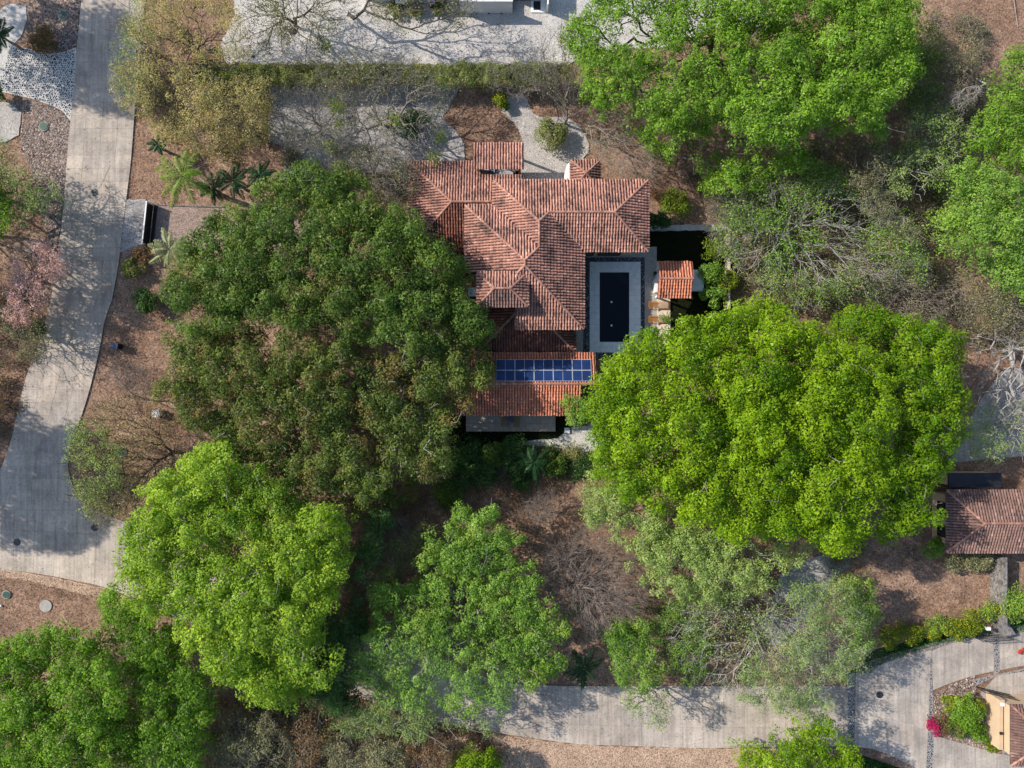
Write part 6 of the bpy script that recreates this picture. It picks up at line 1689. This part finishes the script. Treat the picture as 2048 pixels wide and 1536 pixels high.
tw_ = W(1999, 1400, 1.9); tb = W(2018, 1500, 1.9)
t = MB(); t.box(tw_[0], tw_[0] + .35, tb[1], tw_[1], -.05, 1.9); t.box(tw_[0] + .36, X0 + .5, tw_[1] - .35, tw_[1], -.05, 1.88)
tag(t.build('parapet_wall', M['wall_tan']), 'tan rendered garden wall wrapped round the corner house', 'wall')
for (px, py, s, lb) in ((2004, 1408, .16, 'small white light fixture on top of the tan garden wall'), (2001, 1466, .12, 'small dark fixture on the side of the tan garden wall')):
    x, y, _ = W(px, py, 1.9)
    o = MB().box(x - s, x + s, y - s, y + s, 1.91, 2.05).build('wall_fixture', M['white_paint' if s > .14 else 'dark_metal']); tag(o, lb, 'fixture')
for (px, py, lb) in ((1994, 1452, 'dark square cover set in the stones beside the tan garden wall'),):
    x, y, _ = W(px, py); tag(MB().box(x - .2, x + .2, y - .15, y + .15, -.02, .08).build('meter_cover', M['dark_metal']), lb, 'cover')

# white building at the top edge
wb = empty('white_house', W(975, -40), 'white box-like house cut off by the top edge above the gravel yard', 'house')
yb = W(0, 27)[1]
xa, xc = W(922, 0)[0], W(1025, 0)[0]
wl = MB().box(xa, xc, yb, yb + .25, -.05, 2.15).box(xa, xa + 1.6, yb + .25, yb + 6, -.05, 2.15).build('wall', M['wall_white'], wb)
MB().box(xa - .03, xc + .03, yb - .03, yb + .28, 2.15, 2.22).build('coping', M['wall_white'], wb)
MB().box(xa + 1.6, xc, yb + .25, yb + 6, -.05, .9).build('terrace_floor', M['dark_metal'], wb)
MB().box(xa, xc, yb + 6, yb + 14, -.05, 6.2).build('main_block', M['wall_white'], wb)
for s in range(4): MB().box(xa + .2 + s * 1.25, xa + .4 + s * 1.25, yb - .06, yb, -.05, .12).build('foot_block', M['dark_metal'], wb)
xd = W(1088, 0)[0]
MB().box(xc, xd - .2, yb + 1.3, yb + 6, -.05, 2.6).build('side_wing', M['wall_white'], wb)
MB().box(xc + .1, xd - .3, yb + 1.25, yb + 1.295, .1, 2.3).build('glass_front', M['glass'], wb)
window_in(wb, (xa + xc) / 2, yb + 5.97, 3.2, 5.2, 3.2, (0, -1), 3)
MB().box(xa + 3.4, xc - .6, yb + .6, yb + 1.5, .9, 1.35).build('planter_box', M['navy'], wb)
MB().box(W(740, 0)[0], xa, yb + 1.2, yb + 7, -.05, 3.1).build('west_block', M['wall_white'], wb)
a, b_ = W(1062, -10), W(1092, 26)
ps = MB().box(a[0], b_[0], b_[1], a[1], -.1, .12).build('entrance_slab', M['pool_paving']); tag(ps, 'pale concrete entrance slab right of the white house', 'slab')
a, b_ = W(1067, 4), W(1081, 21)
tag(MB().box(a[0], b_[0], b_[1], a[1], .121, .15).build('doormat', M['dark_metal']), 'black doormat on the pale entrance slab of the white house', 'mat')
xw = W(1093, 0)[0]
tag(MB().box(xw, xw + .14, W(0, 26)[1], W(0, -60)[1], -.05, 1.6).build('side_wall', M['wall_white']), 'thin white wall along the right side of the entrance slab', 'wall')
for i, (px, w_) in enumerate(((800, .9), (862, .7))):
    x = W(px, 0, 1.0)[0]; y = W(0, 7, 1.0)[1]
    t = empty('condenser_unit', (x, y, 0), ('white air conditioning unit at the top edge, the larger one further left', 'white air conditioning unit at the top edge nearer the white house')[i], 'air conditioner', 'air conditioners at the top edge')
    MB().box(x - w_ / 2, x + w_ / 2, y, y + .7, .1, 1.0).build('case', M['white_paint'], t)
    MB().box(x - w_ / 2 + .05, x + w_ / 2 - .05, y - .02, y, .2, .9).build('grille', M['dark_metal'], t)
    MB().disc(x, y + .35, 1.0, 1.03, .24, 16).build('fan_guard', M['grey_metal'], t)
# low shrubs in front of it
for (px, py, r, lf, lb) in ((790, 16, 20, 'hedge', 'low bush at the top edge beside the left air conditioning unit'), (830, 18, 20, 'hedge', 'low bush at the top edge between the two air conditioning units'), (880, 16, 22, 'hedge', 'low bush at the top edge close to the white house')):
    shrub('shrub', lb, px, py, r, .9, lf, 900)
# rocks in the yard
for i, (px, py, r, lb) in enumerate(((585, 62, .42, 'dark boulder on the white gravel under the bare top left tree'), (425, 98, .5, 'dark boulder at the edge of the white gravel under the olive tree'), (506, 113, .2, 'dark round stone on the white gravel just above the hedge'),
                              (877, 37, .13, 'lone small dark stone on the open white gravel'), (346, 144, .25, 'white stone glinting under the yellow-olive tree'), (640, 76, .15, 'small dark stone right of the dark boulder on the gravel'))):
    x, y, _ = W(px, py)
    bm = bmesh.new(); bmesh.ops.create_icosphere(bm, subdivisions=2, radius=r)
    r2 = random.Random(i)
    for v in bm.verts: v.co = Vector((v.co.x * r2.uniform(.85, 1.15), v.co.y * r2.uniform(.85, 1.15) * .8, max(v.co.z * .6 * r2.uniform(.85, 1.1), -r * .2)))
    me = bpy.data.meshes.new('boulder'); bm.to_mesh(me); bm.free()
    o = bpy.data.objects.new('boulder', me); COL.objects.link(o); o.location = (x, y, .03); me.materials.append(M['wall_white'] if 'white stone' in lb else M['bark_dark'])
    tag(o, lb, 'stone')

# sliding gate by the driveway
p0, p1 = W(294, 404, 1.2), W(285, 487, 1.2)
t = empty('sliding_gate', (p0[0], p0[1], 0), 'narrow sliding gate with white top rail and dark infill at the driveway mouth', 'gate')
d = Vector((p1[0] - p0[0], p1[1] - p0[1], 0)); L = d.length; ang = math.atan2(d.y, d.x); cx, cy = (p0[0] + p1[0]) / 2, (p0[1] + p1[1]) / 2
MB().obox(cx, cy, .05, 1.2, L, .06, ang).build('panel', M['dark_metal'], t)
MB().obox(cx - .03, cy, 1.2, 1.26, L, .12, ang).build('top_rail', M['white_paint'], t)
for s in (-.5, .5): MB().obox(cx + d.x * s, cy + d.y * s, -.05, 1.35, .14, .14, ang).build('post', M['white_paint'], t)
MB().obox(cx + .28, cy, -.05, .06, L, .34, ang).build('track', M['dark_metal'], t)
# kerb curve of the driveway
kp_ = [(300, 405), (318, 409), (340, 411), (370, 412), (400, 413), (425, 414), (448, 414)]
root = empty('driveway_kerb', W(370, 412), 'thin pale stone kerb curving along the driveway below the palms', 'kerb')
for a, b_ in zip(kp_, kp_[1:]):
    p, q = W(*a), W(*b_); n = 3
    for i in range(n):
        x0, y0, x1, y1 = [p[j] + (q[j] - p[j]) * (i + e) / n for e in (.03, .97) for j in (0, 1)]
        MB().obox((x0 + x1) / 2, (y0 + y1) / 2, -.05, .10, math.dist((x0, y0), (x1, y1)), .12, math.atan2(y1 - y0, x1 - x0)).build('kerb_stone', M['stone_wall'], root)
# strip of pale gravel along the black lawn
LS = [(1296, 452), (1380, 449), (1470, 450), (1470, 461), (1380, 461), (1296, 463)]
sheet('gravel_strip', LS, .03, M['gravel'], .12, (.4, .04), seed=31)
# garden wall at the east side of the black lawn
x = W(1457, 0, 1.2)[0]
tag(MB().box(x, x + .18, W(0, 620)[1], W(0, 470)[1], -.05, 1.2).build('garden_wall', M['wall']), 'low cream wall half hidden by shrubs east of the black lawn', 'wall')
# utility boxes, covers and manholes
x, y, _ = W(228, 692, .9)
t = empty('rubbish_bin', (x, y, 0), 'black lidded bin standing between the road and the dark tree', 'bin')
MB().obox(x, y, -.05, .85, .62, .52, -.12).build('body', M['dark_metal'], t)
MB().obox(x, y, .85, .92, .70, .60, -.12).build('lid', M['navy'], t)
MB().obox(x - .36, y, .6, .68, .06, .5, -.12).build('handle', M['iron'], t)
x, y, _ = W(312, 827, .7)
t = empty('utility_box', (x, y, 0), 'pale grey utility box at the left edge of the dark tree', 'box')
MB().obox(x, y, -.05, .7, .62, .62, .2).build('body', M['white_paint'], t)
MB().obox(x, y, .7, .75, .7, .7, .2).build('lid', M['grey_metal'], t)
for (px, py, lb) in ((190, 385, 'round iron manhole cover in the tree-shaded upper road'), (35, 1084, 'round iron manhole cover near the left edge of the junction'), (190, 1055, 'round iron manhole cover with a stained streak in the sunlit junction'), (1759, 1389, 'round iron manhole cover in the lower right junction paving')):
    x, y, _ = W(px, py)
    t = empty('manhole_cover', (x, y, 0), lb, 'manhole cover', 'manhole covers in the roads')
    MB().disc(x, y, .03, .056, .36, 24).build('rim', M['dark_metal'], t)
    MB().disc(x, y, .0565, .064, .30, 24).build('lid', M['iron'], t)
    for q in range(-2, 3): MB().box(x - .22, x + .22, y + q * .09 - .015, y + q * .09 + .015, .0645, .07).build('rib', M['dark_metal'], t)
for (px, py, r, lb) in ((126, 30, .42, 'round pale green cover in the stones near the top left corner'), (88, 253, .40, 'irregular dark green cover among the river stones'), (13, 1189, .34, 'round green cover in the leaf litter at the lower left edge'), (243, 903, .45, 'grey-green cover under the thin olive tree')):
    x, y, _ = W(px, py)
    t = empty('utility_cover', (x, y, 0), lb, 'cover')
    MB().disc(x, y, -.05, .07, r + .08, 18).build('collar', M['deck'], t)
    MB().disc(x, y, .0705, .11, r, 18).build('lid', M['green_cover'], t)
    MB().box(x - .06, x + .06, y - .02, y + .02, .1105, .13).build('handle', M['dark_metal'], t)
x, y, _ = W(91, 1212)
o = MB().disc(x, y, -.06, .015, .62, 20).build('tree_stump', M['deck']); tag(o, 'flat round grey patch of old stump in the lower left leaf litter', 'stump')
x, y, _ = W(2, 1211)
o = MB().disc(x, y, -.05, .12, .10, 10).build('pipe_cap', M['white_paint']); tag(o, 'tiny white pipe cap at the left edge below the green cover', 'pipe cap')
# fallen trunks and a cable
o = MB()
p = [W(*q) for q in ((2030, 540), (2000, 575), (1960, 600), (1925, 620))]
for a, b_ in zip(p, p[1:]): o.tube((a[0], a[1], .5), (b_[0], b_[1], .35), .14, .11, 7)
tag(o.build('fallen_log', M['bark']), 'pale fallen trunk lying across the brown scrub at the right edge', 'log')
o = MB(); a, b_ = W(2020, -20), W(2035, 55); o.tube((a[0], a[1], .3), (b_[0], b_[1], .05), .03, .03, 5)
tag(o.build('pole_stick', M['bark_pale']), 'thin pale stick on the pinkish clearing in the top right corner', 'stick')
o = MB(); a, b_ = W(1712, 1148), W(1738, 1172); o.tube((a[0], a[1], .3), (b_[0], b_[1], .1), .05, .05, 5)
tag(o.build('guy_pole', M['bark_pale']), 'thin pale pole lying on the shaded brown ground above the verge hedge', 'pole')
print('TRIS', sum(s[1] for s in STAT), sorted(STAT, key=lambda s: -s[1])[:8])
# thin drifting smoke over the street south of the villa, and by the junction
def smoke(name, px, py, z, rx, ry, rz, dens, seed, rot=0):
    bm = bmesh.new(); bmesh.ops.create_icosphere(bm, subdivisions=3, radius=1)
    for v in bm.verts: v.co = Vector((v.co.x * rx, v.co.y * ry, v.co.z * rz))
    me = bpy.data.meshes.new(name); bm.to_mesh(me); bm.free()
    o = bpy.data.objects.new(name, me); COL.objects.link(o); o['kind'] = 'stuff'
    x, y, _ = W(px, py, z); o.location = (x, y, z); o.rotation_euler = (0, 0, rot)
    m = bpy.data.materials.new('smoke'); m.use_nodes = True; t = m.node_tree
    t.nodes.remove(t.nodes['Principled BSDF'])
    v = t.nodes.new('ShaderNodeVolumePrincipled'); v.inputs['Color'].default_value = (.80, .87, .96, 1)
    tc = t.nodes.new('ShaderNodeTexCoord')
    n = noise(t, .28, 3, .6, tc.outputs['Object'])
    g = t.nodes.new('ShaderNodeVectorMath'); g.operation = 'LENGTH'
    mp = t.nodes.new('ShaderNodeMapping'); mp.inputs['Scale'].default_value = (1 / rx, 1 / ry, 1 / rz)
    t.links.new(tc.outputs['Object'], mp.inputs[0]); t.links.new(mp.outputs[0], g.inputs[0])
    fall = ramp(t, g.outputs['Value'], [(0.0, 1.0), (0.95, 0.0)])
    r = ramp(t, n, [(.34, 0.0), (.66, 1.0)])
    mu = mix(t, fall, r, 1.0, 'MULTIPLY')
    k = t.nodes.new('ShaderNodeMath'); k.operation = 'MULTIPLY'; k.inputs[1].default_value = dens
    t.links.new(mu, k.inputs[0]); t.links.new(k.outputs[0], v.inputs['Density'])
    t.links.new(v.outputs[0], t.nodes['Material Output'].inputs['Volume'])
    me.materials.append(m)
smoke('smoke', 880, 1350, 9.0, 11, 4.5, 2.0, .028, 1, -.15)
smoke('smoke', 1640, 1290, 9.0, 7, 6, 2.0, .02, 2)
